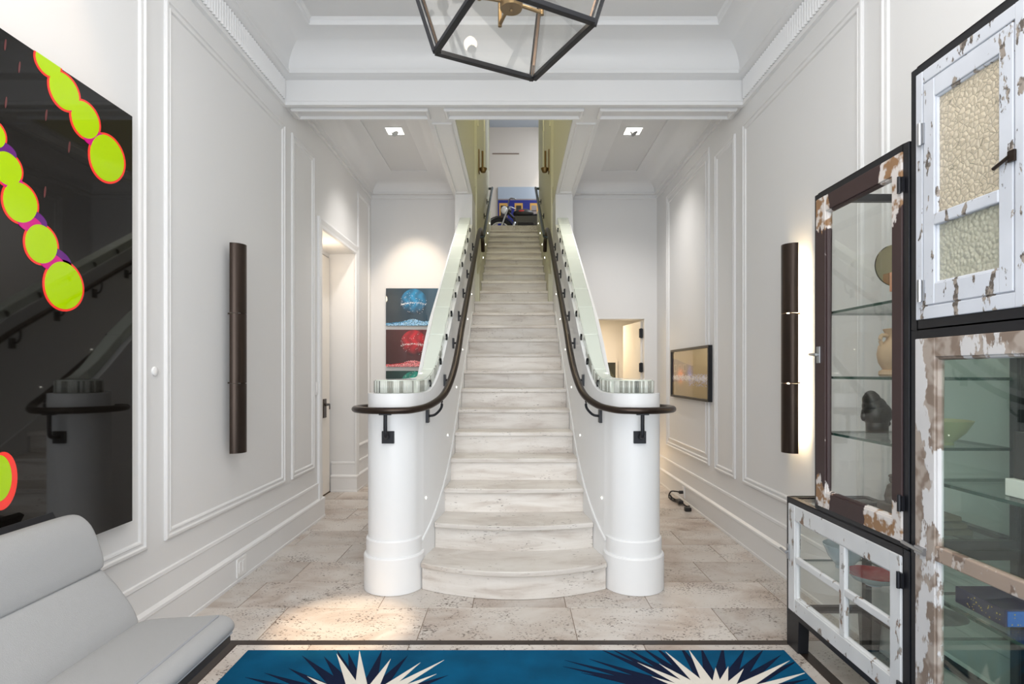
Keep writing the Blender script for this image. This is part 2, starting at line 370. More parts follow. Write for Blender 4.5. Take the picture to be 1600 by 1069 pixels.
for y0, y1 in ((2.30, 2.72), (1.88, 2.30), (1.46, 1.88), (1.04, 1.46)):   # inside the dark border
    xs = sorted([-1.325, 1.325] + [j + random.uniform(-.1, .1) for j in ((-.62, .12, .86) if y0 != 2.30 else (-.63, .15, .7))])
    if y0 == 2.30: xs = [-1.325, -.97, -.50, .62, 1.325]
    for a, b in zip(xs, xs[1:]): tile(a, b, y0, y1)
for s in (-1, 1):                                            # outside it, along the walls
    for k in range(5):
        a, b = sorted((s * 1.375, s * XW)); tile(a, b, 2.762 - .62 * (k + 1), 2.762 - .62 * k)
st = MB().box(-1.375, 1.375, 2.72, 2.762, -.03, -.001)
part(fl, 'border_stripe', st, 'stripe', 'dark brown stone border stripe')
for s in (-1, 1):
    a, b = sorted((s * 1.325, s * 1.375)); part(fl, 'border_stripe', MB().box(a, b, -1.2, 2.72, -.03, -.001), 'stripe', 'dark brown stone border stripe')
part(fl, 'border_field', MB().box(-1.325, 1.325, -1.2, 1.04, -.03, -.0015), 'tile')
for s in (-1, 1):
    a, b = sorted((s * 1.375, s * XW)); part(fl, 'border_field', MB().box(a, b, -1.2, -.338, -.03, -.0015), 'tile')

# ------------------------------------------------------------------ setting: walls
DY0, DY1, DZ = 5.12, 6.22, 2.594                             # door recess in the left wall
wl = MB(); wl.box(-XW - .3, -XW, -1.4, DY0, 0, 4.0); wl.box(-XW - .3, -XW, DY0, DY1, DZ, 4.0); wl.box(-XW - .3, -XW, DY1, YK + .2, 0, 4.0)
wall_left = structure('wall_left', wl, 'white')
wall_right = structure('wall_right', MB().box(XW, XW + .2, -1.4, YK, 0, 4.0), 'white')
wb = MB()
OX0, OX1, OZ = .80, 1.59, 1.952                              # jib door opening under the right bay
wb.box(-XW, -.47, YK, YK + .2, 0, 4.0); wb.box(.47, OX0, YK, YK + .2, 0, 4.0); wb.box(OX0, OX1, YK, YK + .2, OZ, 4.0); wb.box(OX1, XW + .2, YK, YK + .2, 0, 4.0)
wall_back = structure('wall_back', wb, 'white')
# unseen entrance wall behind the viewer, its glazed opening added for the light
wf = MB(); wf.box(-XW, -1.25, -1.5, -1.3, 0, 4); wf.box(1.25, XW, -1.5, -1.3, 0, 4); wf.box(-1.25, 1.25, -1.5, -1.3, 3.15, 4)
wall_front = structure('wall_front', wf, 'white')
wn = MB()
for x in (-1.235, -.6, -.02, .02, .6, 1.235): wn.box(x - .02, x + .02, -1.43, -1.38, 0, 3.15)
for z in (.02, .3, 1.0, 1.7, 2.4, 3.13): wn.box(-1.25, 1.25, -1.43, -1.38, z - .02, z + .02)
win = structure('added_window', wn, 'blackmetal')
part(win, 'window_pane', MB().box(-1.25, 1.25, -1.408, -1.402, 0, 3.15), 'pane')
# ceilings
cl = MB(); cl.box(-XW - .2, XW + .2, -1.5, YB2, ZC, ZC + .1)
ceil_ = structure('ceiling', cl, 'white')
# beam at the end of the hall, and the beams flanking the stair
bm_ = MB(); bm_.box(-XW, XW, YB, YB2, ZS, ZC)
for s in (-1, 1):
    a, b = sorted((s * .47, s * .69)); bm_.box(a, b, YB2, YK, ZS, ZC + .1)
trim1 = structure('trim_1', bm_, 'trim')
for s in (-1, 1):
    a, b = sorted((s * .69, s * XW)); structure('ceiling_bay', MB().box(a, b, YB2, YK, 3.64, 3.74), 'white')
    # pier that stops the glass capped parapet
    a, b = sorted((s * .47, s * .665)); structure('wall_pier', MB().box(a, b, 6.42, YK + .1, 0, ZS), 'trim')
    # stairwell walls
    a, b = sorted((s * .47, s * .69)); mbw = MB(); mbw.box(a, b, YB2 - .02, YK, ZC + .1, 7.0)
    # inner facing of the flanking beam belongs to the stairwell
    a2, b2 = sorted((s * .466, s * .47)); mbw.box(a2, b2, YB2, YK, ZS + .02, ZC + .1)
    a, b = sorted((s * .45, s * .69)); mbw.box(a, b, YK, 10.3, 0, 7.0)
    wsw = structure('wall_stairwell', mbw, 'oliveshade')
    # raised panels and bead of the stairwell walls
    for y0, y1 in ((4.7, 6.75), (7.05, 8.5), (8.65, 10.15)):
        xx = s * (.466 if y0 < 6.9 else .45)
        pm = MB()
        for (p, q) in (((y0, 3.5 if y0 < 6.9 else 4.35), (y0, 6.5)), ((y1, 3.5 if y0 < 6.9 else 4.9), (y1, 6.5))): pm.bar((xx, p[0], p[1]), (xx, q[0], q[1]), .02, .02)
        part(wsw, 'panel_moulding', pm, 'oliveshade')
structure('wall_stairwell_front', MB().box(-.69, .69, YB, YB2, ZC + .1, 7.0), 'oliveshade')
# upper hall at the head of the stair
structure('floor_upper', MB().box(-2.2, 2.2, 10.28, 13.3, 3.76, 3.955), 'tile')
up = MB(); up.box(-2.3, 2.3, 13.2, 13.4, 3.9, 7.0)
up.box(-2.4, -2.2, 10.3, 13.4, 3.9, 7.0); up.box(2.2, 2.4, 10.3, 13.4, 3.9, 7.0); up.box(-2.4, -.69, 10.2, 10.3, 3.9, 7.0); up.box(.69, 2.4, 10.2, 10.3, 3.9, 7.0)
wu = structure('wall_upper', up, 'upper')
pu = MB(); pu.box(-.5, .12, 13.188, 13.2, 6.36, 6.385); part(wu, 'linear_diffuser', pu, 'greywall')
structure('ceiling_upper', MB().box(-2.4, 2.4, YB, 13.4, 6.99, 7.1), 'upceil')
# room behind the jib door
rm = MB(); rm.box(.55, 2.2, 8.7, 8.8, 0, 2.6); rm.box(.50, .6, 7.1, 8.8, 0, 2.6); rm.box(2.1, 2.2, 7.1, 8.8, 0, 2.6)
structure('wall_back_room', rm, 'door'); structure('ceiling_back_room', MB().box(.5, 2.2, 7.1, 8.8, 2.25, 2.35), 'door')

# ------------------------------------------------------------------ mouldings
PROF = [(0, 0), (0, .008), (.006, .014), (.018, .015), (.024, .007), (.036, .006), (.040, .011), (.048, .009), (.054, 0)]
def frame(mb, fn, u0, u1, v0, v1, prof=PROF):
    vs = []
    for d, h in prof: vs += [fn(u0 + d, v0 + d, h), fn(u1 - d, v0 + d, h), fn(u1 - d, v1 - d, h), fn(u0 + d, v1 - d, h)]
    fs = []
    for i in range(len(prof) - 1):
        for k in range(4): fs.append((i * 4 + k, i * 4 + (k + 1) % 4, i * 4 + 4 + (k + 1) % 4, i * 4 + 4 + k))
    return mb.add(vs, fs)
for wl_, s in ((wall_left, -1), (wall_right, 1)):
    fn = lambda u, v, h, s=s: (s * (XW - h), u, v)
    panels = [(-1.0, .9, .465, 3.17), (1.02, 2.68, .465, 3.17), (2.82, 4.30, .465, 3.17), (4.43, 4.93, .465, 3.17)]
    if s > 0: panels[3] = (4.45, 4.90, .465, 3.17); panels.append((5.04, 6.45, .472, 3.30))
    for p in panels: part(wl_, 'panel_moulding', frame(MB(), fn, *p), 'white')
    if s > 0: part(wl_, 'panel_moulding', frame(MB(), fn, 5.04 + .09, 6.45 - .09, .56, 3.21, [(0, 0), (0, .008), (.012, .010), (.016, 0)]), 'trim')
    else: part(wl_, 'panel_moulding', frame(MB(), fn, 6.30, 6.80, .472, 3.30, [(0, 0), (0, .012), (.014, .018), (.03, .01), (.034, 0)]), 'trim')
# recessed panels under the beams
fd = lambda u, v, h: (u, v, ZS - h)
for a, b in ((-1.70, -.655), (-.535, .535), (.655, 1.70)):
    part(trim1, 'soffit_moulding', frame(MB(), fd, a, b, YB + .045, YB2 - .03, [(0, 0), (0, .012), (.006, .020), (.020, .020), (.026, .008), (.03, 0)]), 'trim')
for s in (-1, 1):
    a, b = sorted((s * .50, s * .66)); part(trim1, 'soffit_moulding', frame(MB(), fd, a, b, YB2 + .06, 6.35, [(0, 0), (0, .008), (.006, .012), (.016, .010), (.02, 0)]), 'trim')
# crown of the hall
def arc(d0, z0, d1, z1, n=10):                               # concave cove from wall to ceiling
    return [(d1 - (d1 - d0) * math.cos(math.pi / 2 * i / n), z0 + (z1 - z0) * math.sin(math.pi / 2 * i / n)) for i in range(n + 1)]
CR = [(0, 3.30), (.022, 3.305), (.022, 3.33), (.012, 3.34), (.012, 3.495), (.03, 3.50), (.05, 3.515), (.07, 3.52), (.07, 3.545), (.062, 3.55)] + arc(.06, 3.555, .27, 3.735) + [(.30, 3.735), (.31, 3.75), (.31, 3.765), (.33, 3.785)]
mb = MB(); vs = []
for d, z in CR: vs += [(-XW + d, -1.3, z), (-XW + d, YB - d, z), (XW - d, YB - d, z), (XW - d, -1.3, z)]
mb.add(vs, [(i * 4 + k, i * 4 + k + 1, i * 4 + 5 + k, i * 4 + 4 + k) for i in range(len(CR) - 1) for k in range(3)])
crown = structure('trim_2', mb, 'trim', smooth=35)
fluting = MB()
for s in (-1, 1):
    y = .6
    while y < YB - .05:
        fluting.add([(s * (XW - .012), y, 3.345), (s * (XW - .030), y + .011, 3.345), (s * (XW - .012), y + .022, 3.345), (s * (XW - .012), y, 3.492), (s * (XW - .030), y + .011, 3.492), (s * (XW - .012), y + .022, 3.492)],
                    [(0, 1, 4, 3), (1, 2, 5, 4), (3, 4, 5), (0, 2, 1)])
        y += .030
part(crown, 'fluting', fluting, 'trim', kind='stuff')
# crowns of the two bays
CB = [(0, 3.40), (.016, 3.402), (.016, 3.425), (.008, 3.43), (.008, 3.445), (.04, 3.455), (.04, 3.47)] + arc(.035, 3.475, .30, 3.625, 8) + [(.315, 3.63), (.315, 3.645)]
for s in (-1, 1):
    x0, x1 = sorted((s * .69, s * XW)); mb = MB(); vs = []
    for d, z in CB: vs += [(x0 + d, YB2 + d * .5, z), (x1 - d, YB2 + d * .5, z), (x1 - d, YK - d, z), (x0 + d, YK - d, z)]
    mb.add(vs, [(i * 4 + k, i * 4 + (k + 1) % 4, i * 4 + 4 + (k + 1) % 4, i * 4 + 4 + k) for i in range(len(CB) - 1) for k in range(4)])
    structure('trim_3' if s < 0 else 'trim_4', mb, 'trim', smooth=35)
# baseboards, two tiers with a small cap each
BP = [(0, .325), (.012, .322), (.014, .305), (.010, .300), (.010, .185), (.028, .172), (.030, .158), (.026, .152), (.026, .02), (.030, .015), (.030, -.002)]
def baseboard(name, path, parent=None):
    mb = MB(); n = len(path); vs = []
    for d, z in BP: vs += [(p[0] + p[2] * d, p[1] + p[3] * d, z) for p in path]
    mb.add(vs, [(i * n + k, i * n + k + 1, (i + 1) * n + k + 1, (i + 1) * n + k) for i in range(len(BP) - 1) for k in range(n - 1)])
    return structure(name, mb, 'trim')
baseboard('baseboard_left', [(-XW, -1.3, 1, 0), (-XW, DY0, 1, 1), (-XW - .26, DY0, 0, 1)])
baseboard('baseboard_left_end', [(-XW - .26, DY1, 0, -1), (-XW, DY1, 1, -1), (-XW, YK, 1, -1), (-.665, YK, 0, -1)])
baseboard('baseboard_right', [(XW, -1.3, -1, 0), (XW, YK, -1, -1), (OX1 + .02, YK, 0, -1)])
# door recess on the left
rc = MB(); rc.box(-2.05, -2.02, DY0, DY1, DZ - .04, DZ + .05); rc.box(-2.09, -2.04, DY0 - .1, DY1 + .1, 0, DZ + .1)
structure('wall_recess', rc, 'white')
fn = lambda u, v, h: (-XW + h, u, v)
structure('trim_5', frame(MB(), fn, DY0 - .10, DY1 + .08, -.1, DZ + .09, [(0, 0), (0, .02), (.02, .026), (.06, .016), (.085, .016), (.095, 0)]), 'trim')
d1 = structure('door_1', MB().box(-2.04, -2.005, DY0 + .08, DY1 - .03, .008, DZ - .055), 'door', bevel=.004)
hp = MB(); hp.box(-2.005, -1.995, 5.97, 6.06, .82, 1.02); hp.cyl((-2.0, 6.01, .96), (-1.95, 6.01, .96), .012); hp.cyl((-1.955, 6.01, .96), (-1.955, 5.9, .96), .011)
part(d1, 'door_handle', hp, 'bronze', bevel=.002)
part(d1, 'latch_plate', MB().box(-2.006, -1.998, 6.172, 6.19, .90, .96), 'bronze')
# jib door on the right, swung into the room behind
a = Vector((1.575, 7.0, 0)); b = Vector((1.50, 7.72, 0)); dn = (b - a).normalized()
mb = MB(); mb.bar(a + Vector((0, 0, .97)), b + Vector((0, 0, .97)), .04, 1.92)
d2 = structure('door_2', mb, 'door', bevel=.004)
for z in (.45, 1.36, 1.78):
    hm = MB(); hm.box(1.535, 1.59, 6.965, 6.985, z - .055, z + .055); hm.cyl((1.56, 6.975, z - .06), (1.56, 6.975, z + .06), .012)
    part(d2, 'hinge', hm, 'blackmetal')
jm = MB(); jm.box(OX1 - .01, OX1 + .004, YK - .004, YK + .2, 0, OZ); jm.box(OX0, OX1, YK - .004, YK + .2, OZ - .004, OZ + .01)
structure('trim_6', jm, 'trim')

# ------------------------------------------------------------------ staircase
RI, TR, Y3, W_UP = .165, .2803, 3.953, .42
def nose(n): return Y3 + (n - 3) * TR if n <= 14 else 7.30 + (n - 15) * .333
def half(n): return {1: .555, 2: .515, 3: .488, 4: .476}.get(n, .472 if n <= 14 else W_UP)
stair = thing('staircase', 'pale travertine staircase rising between white rounded parapets', 'staircase', (0, 3.25, 0))
for n in range(1, 25):
    y, z, hw = nose(n), n * RI, half(n); bow = {1: .16, 2: .085, 3: .03}.get(n, 0)
    yb = (nose(n + 1) + .05) if n < 24 else 10.45
    k = 14 if bow else 1
    curve = [(-hw + 2 * hw * i / k, y - bow * (1 - (2 * i / k - 1) ** 2)) for i in range(k + 1)]
    poly = curve + [(hw, yb), (-hw, yb)]
    part(stair, 'tread', MB().prism(poly, lambda p, q, h: (p, q, h), z - .032, z), 'tread', bevel=.006)
    rc_ = [(p, q + .022) for p, q in curve] + [(p, q + .05) for p, q in curve[::-1]]
    rc_ = [(max(-hw + .004, min(hw - .004, p)), q) for p, q in rc_]
    part(stair, 'riser', MB().prism(rc_, lambda p, q, h: (p, q, h), (n - 1) * RI, z - .032), 'tread')
ZCY = [3.0, 3.55, 3.64, 3.76, 3.888, 4.05, 4.325, 7.0]
ZCZ = [1.255, 1.255, 1.272, 1.338, 1.440, 1.583, 1.790, 1.790 + .6 * 2.675]
def zcap(Y): return sum(float(np.interp(Y + d, ZCY, ZCZ)) for d in (-.05, -.025, 0, .025, .05)) / 5
def prof_in(Y, r, c0, pts):
    if Y < 3.45: return .731 - math.sqrt(max(0, r * r - (Y - 3.484) ** 2))
    return float(np.interp(Y, [3.45] + [p[0] for p in pts], [.731 - math.sqrt(r * r - .034 ** 2)] + [p[1] for p in pts]))
def prof_out(Y, r, yc, pts):
    if Y < yc: return .731 + math.sqrt(max(0, r * r - (Y - 3.484) ** 2))
    return float(np.interp(Y, [yc] + [p[0] for p in pts], [.731 + math.sqrt(r * r - (yc - 3.484) ** 2)] + [p[1] for p in pts]))
IN_W = [(3.505, .556), (3.6, .532), (3.7, .513), (3.8, .499), (3.895, .488), (4.05, .477), (4.25, .470), (6.5, .470)]
OUT_W = [(3.63, .74), (3.67, .66), (3.78, .642), (6.5, .640)]
IN_G = [(3.505, .592), (3.6, .556), (3.7, .534), (3.8, .519), (3.895, .508), (4.05, .497), (4.25, .490), (6.5, .490)]
OUT_G = [(3.575, .70), (3.61, .628), (3.7, .603), (4.0, .600), (6.5, .612)]
def win_(Y): return prof_in(Y, .157, 0, IN_W)
def wout(Y): return prof_out(Y, .157, 3.59, OUT_W)
def gin(Y): return prof_in(Y, .117, 0, IN_G)
def gout(Y): return prof_out(Y, .117, 3.55, OUT_G)
def slab(mb, s, Ys, fi, fo, zt, zb):
    vs = []
    for Y in Ys:
        a, b = s * fi(Y), s * fo(Y); vs += [(a, Y, zt(Y)), (b, Y, zt(Y)), (b, Y, zb(Y)), (a, Y, zb(Y))]
    n = len(Ys); fs = []
    for i in range(n - 1):
        for k in range(4): fs.append((i * 4 + k, i * 4 + (k + 1) % 4, i * 4 + 4 + (k + 1) % 4, i * 4 + 4 + k))
    fs += [(0, 1, 2, 3), ((n - 1) * 4 + 3, (n - 1) * 4 + 2, (n - 1) * 4 + 1, (n - 1) * 4)]
    return mb.add(vs, fs)
LIGHTY = [3.63, 3.86, 4.07] + [4.33 + .303 * k for k in range(7)]
for s in (-1, 1):
    Ys = [3.484 - .157 * math.cos(math.pi / 2 * t / 12) for t in range(12)] + [3.484 + .01 * t for t in range(0, 32)] + [3.82 + .06 * t for t in range(0, 10)] + [4.5 + .24 * t for t in range(9)]
    side = 'left' if s < 0 else 'right'
    par = thing('stair_parapet', 'white rounded parapet with cast glass cap and round newel on the %s of the stairs' % side, 'parapet', (s * .731, 3.484, 0), 'parapets of the staircase')
    part(par, 'body', slab(MB(), s, Ys, win_, wout, lambda Y: zcap(Y) - .08, lambda Y: 0), 'parapet', smooth=40)
    pl = MB(); pl.lathe([(0, 0), (.182, 0), (.182, .205), (.177, .212), (.168, .214), (.168, .303), (.163, .310), (.15, .312)], (s * .731, 3.484, 0), 48)
    part(par, 'newel_plinth', pl, 'parapet', smooth=35)
    edges = [3.367, 3.73] + [3.73 + .3075 * k for k in range(1, 10)]
    edges[-1] = min(edges[-1], 6.42)
    for a, b in zip(edges, edges[1:]):
        if a >= 6.41: break
        b = min(b, 6.42)
        if a < 3.5: Yb = [3.484 - .117 * math.cos(math.pi / 2 * t / 14) for t in range(14)] + [3.484 + .01 * t for t in range(25)]; Yb = [y for y in Yb if y < b - .002] + [b - .002]
        else: Yb = [a + .002 + (b - a - .004) * t / 5 for t in range(6)]
        part(par, 'glass_block', slab(MB(), s, Yb, gin, gout, zcap, lambda Y: zcap(Y) - .0795), 'glasscap', smooth=40, bevel=.005)
    fm = MB(); fd_ = [random.random() for _ in range(400)]; q_ = 0                                                 # vertical flutes of the newel glass, refraction streaks painted by ridge colour
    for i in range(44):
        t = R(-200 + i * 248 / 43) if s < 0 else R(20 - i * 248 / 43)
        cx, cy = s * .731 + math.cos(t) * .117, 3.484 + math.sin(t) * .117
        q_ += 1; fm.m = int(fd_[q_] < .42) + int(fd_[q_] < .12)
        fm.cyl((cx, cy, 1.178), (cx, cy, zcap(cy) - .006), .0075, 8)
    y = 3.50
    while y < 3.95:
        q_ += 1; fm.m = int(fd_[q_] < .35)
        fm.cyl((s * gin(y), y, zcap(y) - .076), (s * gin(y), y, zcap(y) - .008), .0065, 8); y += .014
    part(par, 'fluted_edge', fm, ['flute', 'greystreak', 'darkstreak'], smooth=True)
    for y in LIGHTY:
        cm = MB(); x = s * (gin(y) - .004); cm.lathe([(0, -s * .004), (.024, -s * .004), (.024, -s * .016), (.0, -s * .020)], (x, y, zcap(y) - .045), 14, 'x', R(-60), R(120))
        part(par, 'cap_clip', cm, 'clip')
    for k in range(6):
        y = 3.52 + .56 * k + (.02 if k == 0 else 0); z = (2 + 2 * k) * RI + .19
        x = s * win_(y) - s * .001; sm = MB(); sm.lathe([(0, 0), (.006, 0), (.006, -s * .003), (0, -s * .004)], (x, y, z), 12, 'x')
        part(par, 'step_light', sm, 'led')
    bd = [(s * (win_(3.48 + .1 * t) - .003), 3.48 + .1 * t, (3 + (3.48 + .1 * t - Y3) / TR) * RI + .055) for t in range(30)]
    part(par, 'skirt_bead', MB().tube(bd, .008, 6), 'trim')
    for n in range(15, 24):
        if n % 2: continue
        sm = MB(); sm.lathe([(0, 0), (.011, 0), (.011, -s * .004), (0, -s * .005)], (s * W_UP, nose(n) + .1, n * RI + .22), 12, 'x'); part(par, 'step_light', sm, 'led')
    # skirting between the upper steps and the stairwell wall
    sk = MB(); sk.prism([(6.92, 2.0), (10.3, 3.75), (10.3, 4.22), (7.05, 2.56), (6.92, 2.5)], lambda p, q, h: (h, p, q), s * W_UP, s * .452)
    part(par, 'upper_skirting', sk, 'oliveshade')

# ------------------------------------------------------------------ handrails
for s, side in ((-1, 'left'), (1, 'right')):
    hr = thing('handrail', 'dark bronze handrail curving around the %s newel and up that side of the stair' % side, 'handrail', (s * .731, 3.254, 1.05), 'handrails')
    zr = lambda Y: 1.586 + .585 * (Y - 4.264)
    pts = [(s * .40, 7.35, 2.86), (s * .40, 7.25, 2.985), (s * .40, 6.95, 3.03), (s * .40, 6.72, 2.985), (s * .40, 6.4, zr(6.4))] + [(s * .40, y, zr(y)) for y in (5.8, 5.2, 4.7, 4.3)]
    pts += [(s * .402, 4.05, 1.435), (s * .412, 3.82, 1.285), (s * .44, 3.60, 1.165), (s * .50, 3.42, 1.105), (s * .585, 3.305, 1.083)]
    pts += [(s * (.731 - .23 * math.cos(t)), 3.484 - .23 * math.sin(t), 1.08) for t in (R(75), R(100), R(130), R(160), R(185), R(205))] + [(s * .91, 3.63, 1.08), (s * .865, 3.60, 1.08)]
    part(hr, 'rail', MB().tube(smoothpath(pts, 8), .024, 12, .02), 'bronze', smooth=True)
    # bracket on the front of the newel
    mb = MB(); bx = s * .735; fy = 3.484 - .157
    mb.box(bx - .036, bx + .036, fy - .012, fy + .012, .885, .957); mb.cyl((bx, fy - .01, .925), (bx, fy - .05, .925), .013)
    mb.tube(smoothpath([(bx, fy - .03, .925), (bx, fy - .068, .932), (bx, fy - .076, .97), (bx, fy - .076, 1.06)], 5), .0115, 8); mb.box(bx - .035, bx + .035, fy - .09, fy - .062, 1.056, 1.064)
    part(hr, 'bracket', mb, 'blackmetal', bevel=.002)
    for y in (3.56, 3.95, 4.37, 4.80, 5.23, 5.66, 6.10, 6.40):
        x0 = s * win_(y); rp = (s * (.40 if y > 4.1 else float(np.interp(y, [3.42, 3.6, 3.82, 4.05], [.5, .44, .412, .402]))))
        zz = zr(y) if y > 4.1 else float(np.interp(y, [3.42, 3.6, 3.82, 4.05], [1.105, 1.165, 1.285, 1.435]))
        mb = MB(); mb.box(*sorted((x0 + s * .01, x0 - s * .012)), y - .026, y + .026, zz - .165, zz - .085)
        mb.tube(smoothpath([(x0 - s * .008, y, zz - .125), (x0 - s * .05, y, zz - .115), (rp, y, zz - .07), (rp, y, zz - .015)], 5), .008, 8)
        part(hr, 'bracket', mb, 'blackmetal')
    # second rail on the stairwell wall
    h2 = thing('handrail', 'grey steel handrail on the %s wall of the upper flight' % side, 'handrail', (s * .38, 7.2, 3.0), 'handrails')
    pts = [(s * .44, 7.12, 3.00), (s * .395, 7.13, 3.00), (s * .38, 7.22, 3.06), (s * .38, 8.2, 3.585), (s * .38, 9.2, 4.12), (s * .38, 9.9, 4.50), (s * .385, 10.0, 4.53), (s * .445, 10.0, 4.53)]
    part(h2, 'rail', MB().tube(smoothpath(pts, 6), .021, 10), 'steel', smooth=True)
    for y in (7.6, 8.5, 9.4):
        z = 3.06 + (y - 7.22) * .538; mb = MB(); mb.box(*sorted((s * .452, s * .438)), y - .025, y + .025, z - .15, z - .08)
        mb.tube(smoothpath([(s * .445, y, z - .115), (s * .40, y, z - .105), (s * .38, y, z - .06), (s * .38, y, z - .015)], 4), .008, 8); part(h2, 'bracket', mb, 'blackmetal')
    # brass wall lamp beside the stairwell
    sc = thing('wall_sconce', 'small brass wall lamp with upright stem on the %s stairwell wall' % side, 'wall lamp', (s * .45, 7.25, 3.9), 'brass stairwell lamps')
    mb = MB(); mb.box(*sorted((s * .452, s * .437)), 7.2, 7.3, 3.84, 4.13); part(sc, 'backplate', mb, 'brass', bevel=.005)
    mb = MB(); mb.lathe([(0, -.05), (.03, -.04), (.048, 0), (.05, .01), (.0, .01)], (s * .392, 7.25, 3.89), 16); mb.cyl((s * .44, 7.25, 3.88), (s * .40, 7.25, 3.88), .01); part(sc, 'cup', mb, 'brass', smooth=40)
    part(sc, 'stem', MB().cyl((s * .40, 7.25, 3.9), (s * .40, 7.25, 4.12), .013, 12), 'brass', smooth=40)

# ------------------------------------------------------------------ wall sconces of the hall
for s in (-1, 1):
    lab = 'tall dark bronze half-tube sconce on the left wall, unlit' if s < 0 else 'tall dark bronze half-tube sconce glowing against the right wall'
    sc = thing('wall_sconce', lab, 'wall lamp', (s * 1.735, 3.424, .815), 'tall bronze sconces')
    cx, cy, r = s * 1.692, 3.45, .066
    for k in range(3):
        z0, z1 = .815 + .4207 * k, .815 + .4207 * (k + 1) - .003
        mb = MB(); n = 14; vs = []
        for rr in (r, r - .004):
            for z in (z0, z1): vs += [(cx - s * rr * math.sin(math.pi * i / n), cy - rr * math.cos(math.pi * i / n), z) for i in range(n + 1)]
        q = n + 1; fs = []
        for i in range(n): fs += [(i, i + 1, q + i + 1, q + i), (2 * q + i + 1, 2 * q + i, 3 * q + i, 3 * q + i + 1), (i, 2 * q + i, 2 * q + i + 1, i + 1), (q + i, q + i + 1, 3 * q + i + 1, 3 * q + i)]
        fs += [(0, q, 3 * q, 2 * q), (n, 2 * q + n, 3 * q + n, q + n)]
        part(sc, 'shade_segment', mb.add(vs, fs), 'bronze', smooth=40)
    mb = MB()
    for z in (1.236, 1.657): mb.box(*sorted((s * 1.734, s * 1.629)), cy - .004, cy + .004, z - .004, z + .004)
    part(sc, 'standoff', mb, 'bronze')
    if s > 0: part(sc, 'lamp_strip', MB().box(1.655, 1.665, cy - .012, cy + .012, .90, 1.99), 'strip', 'glowing warm light strip')
    else: part(sc, 'lamp_strip', MB().box(-1.665, -1.655, cy - .012, cy + .012, .90, 1.99), 'plate_white')

# ------------------------------------------------------------------ recessed ceiling lamps of the bays
for s, side in ((-1, 'left'), (1, 'right')):
    dl = thing('downlight', 'square recessed downlight in the ceiling of the %s bay' % side, 'ceiling light', (s * 1.153, 5.51, 3.63), 'bay downlights')
    x, y = s * 1.153, 5.51
    mb = MB(); frame(mb, lambda u, v, h: (u, v, 3.640 - h), x - .085, x + .085, y - .085, y + .085, [(0, -.01), (0, .004), (.012, .004), (.012, -.01)]); part(dl, 'trim_ring', mb, 'plate_white')
    part(dl, 'reflector', MB().box(x - .073, x + .073, y - .073, y + .073, 3.634, 3.637), 'lampglow', 'glowing white recess')
    mb = MB(); mb.cyl((x - .01, y - .02, 3.634), (x + .01, y - .03, 3.60), .028, 16, .034); mb.box(x - .05, x + .05, y - .006, y + .006, 3.622, 3.630); part(dl, 'lamp_head', mb, 'chrome')

# ------------------------------------------------------------------ lantern
LC = Vector((-.011, 2.295, 0)); LZ = 2.65; ang = R(27.2); hs = .2375
def lcorner(k, z):
    sc_ = 1 + (z - LZ) * .997; a = ang + R(45 + 90 * k)
    return Vector((LC.x + math.cos(a) * hs * 1.4142 * sc_, LC.y + math.sin(a) * hs * 1.4142 * sc_, z))
ln = thing('pendant_lantern', 'black framed glass lantern with brass candle arms hanging from the hall ceiling', 'lantern', (LC.x, LC.y, LZ))
ZT, ZR = 3.14, 3.42
for k in range(4):
    part(ln, 'bottom_rail', MB().bar(lcorner(k, LZ), lcorner(k + 1, LZ), .024, .020), 'blackmetal', bevel=.002)
    part(ln, 'top_rail', MB().bar(lcorner(k, ZT), lcorner(k + 1, ZT), .028, .024), 'blackmetal')
    a_, b_ = lcorner(k, LZ - .006), lcorner(k, ZT)
    off = Vector((math.cos(ang + R(90 * k + 135)), math.sin(ang + R(90 * k + 135)), 0)) * .018
    part(ln, 'corner_post', MB().bar(a_ + off, b_ + off, .008, .014).bar(a_ - off.cross(Vector((0, 0, 1))), b_ - off.cross(Vector((0, 0, 1))), .008, .014), 'blackmetal')
    part(ln, 'inner_post', MB().bar(a_ + (Vector((LC.x, LC.y, a_.z)) - a_) * .05 + Vector((0, 0, .012)), b_ + (Vector((LC.x, LC.y, b_.z)) - b_) * .05, .012, .008), 'copper', 'copper inner face of the corner post')
    part(ln, 'roof_bar', MB().bar(b_, Vector((LC.x, LC.y, ZR)) + (b_ - Vector((LC.x, LC.y, ZT))) * .12, .018, .018), 'blackmetal')
    p = [lcorner(k, LZ + .01), lcorner(k + 1, LZ + .01), lcorner(k + 1, ZT - .01), lcorner(k, ZT - .01)]
    inn = (LC - (p[0] + p[1]) / 2); inn.z = 0; inn.normalize()
    part(ln, 'glass_pane', MB().add(p + [q + inn * .003 for q in p], [(0, 1, 2, 3), (7, 6, 5, 4), (0, 4, 5, 1), (1, 5, 6, 2), (2, 6, 7, 3), (3, 7, 4, 0)]), 'lpane')
p = [lcorner(k, LZ + .004) for k in range(4)]
part(ln, 'bottom_pane', MB().add(p + [q + Vector((0, 0, .003)) for q in p], [(3, 2, 1, 0), (4, 5, 6, 7)] + [(k, (k + 1) % 4, 4 + (k + 1) % 4, 4 + k) for k in range(4)]), 'lpane')
mb = MB(); mb.lathe([(0, 2.765), (.043, 2.765), (.046, 2.772), (.046, 2.80), (.036, 2.806), (.034, 2.87), (.015, 2.88), (.012, 3.40), (.03, 3.42), (.03, 3.44), (0, 3.44)], (LC.x, LC.y, 0), 28); mb.ball((LC.x, LC.y, 2.760), .006, 6)
part(ln, 'brass_hub', mb, 'brass', smooth=40)
part(ln, 'chain', MB().cyl((LC.x, LC.y, 3.44), (LC.x, LC.y, 3.75), .009), 'blackmetal')
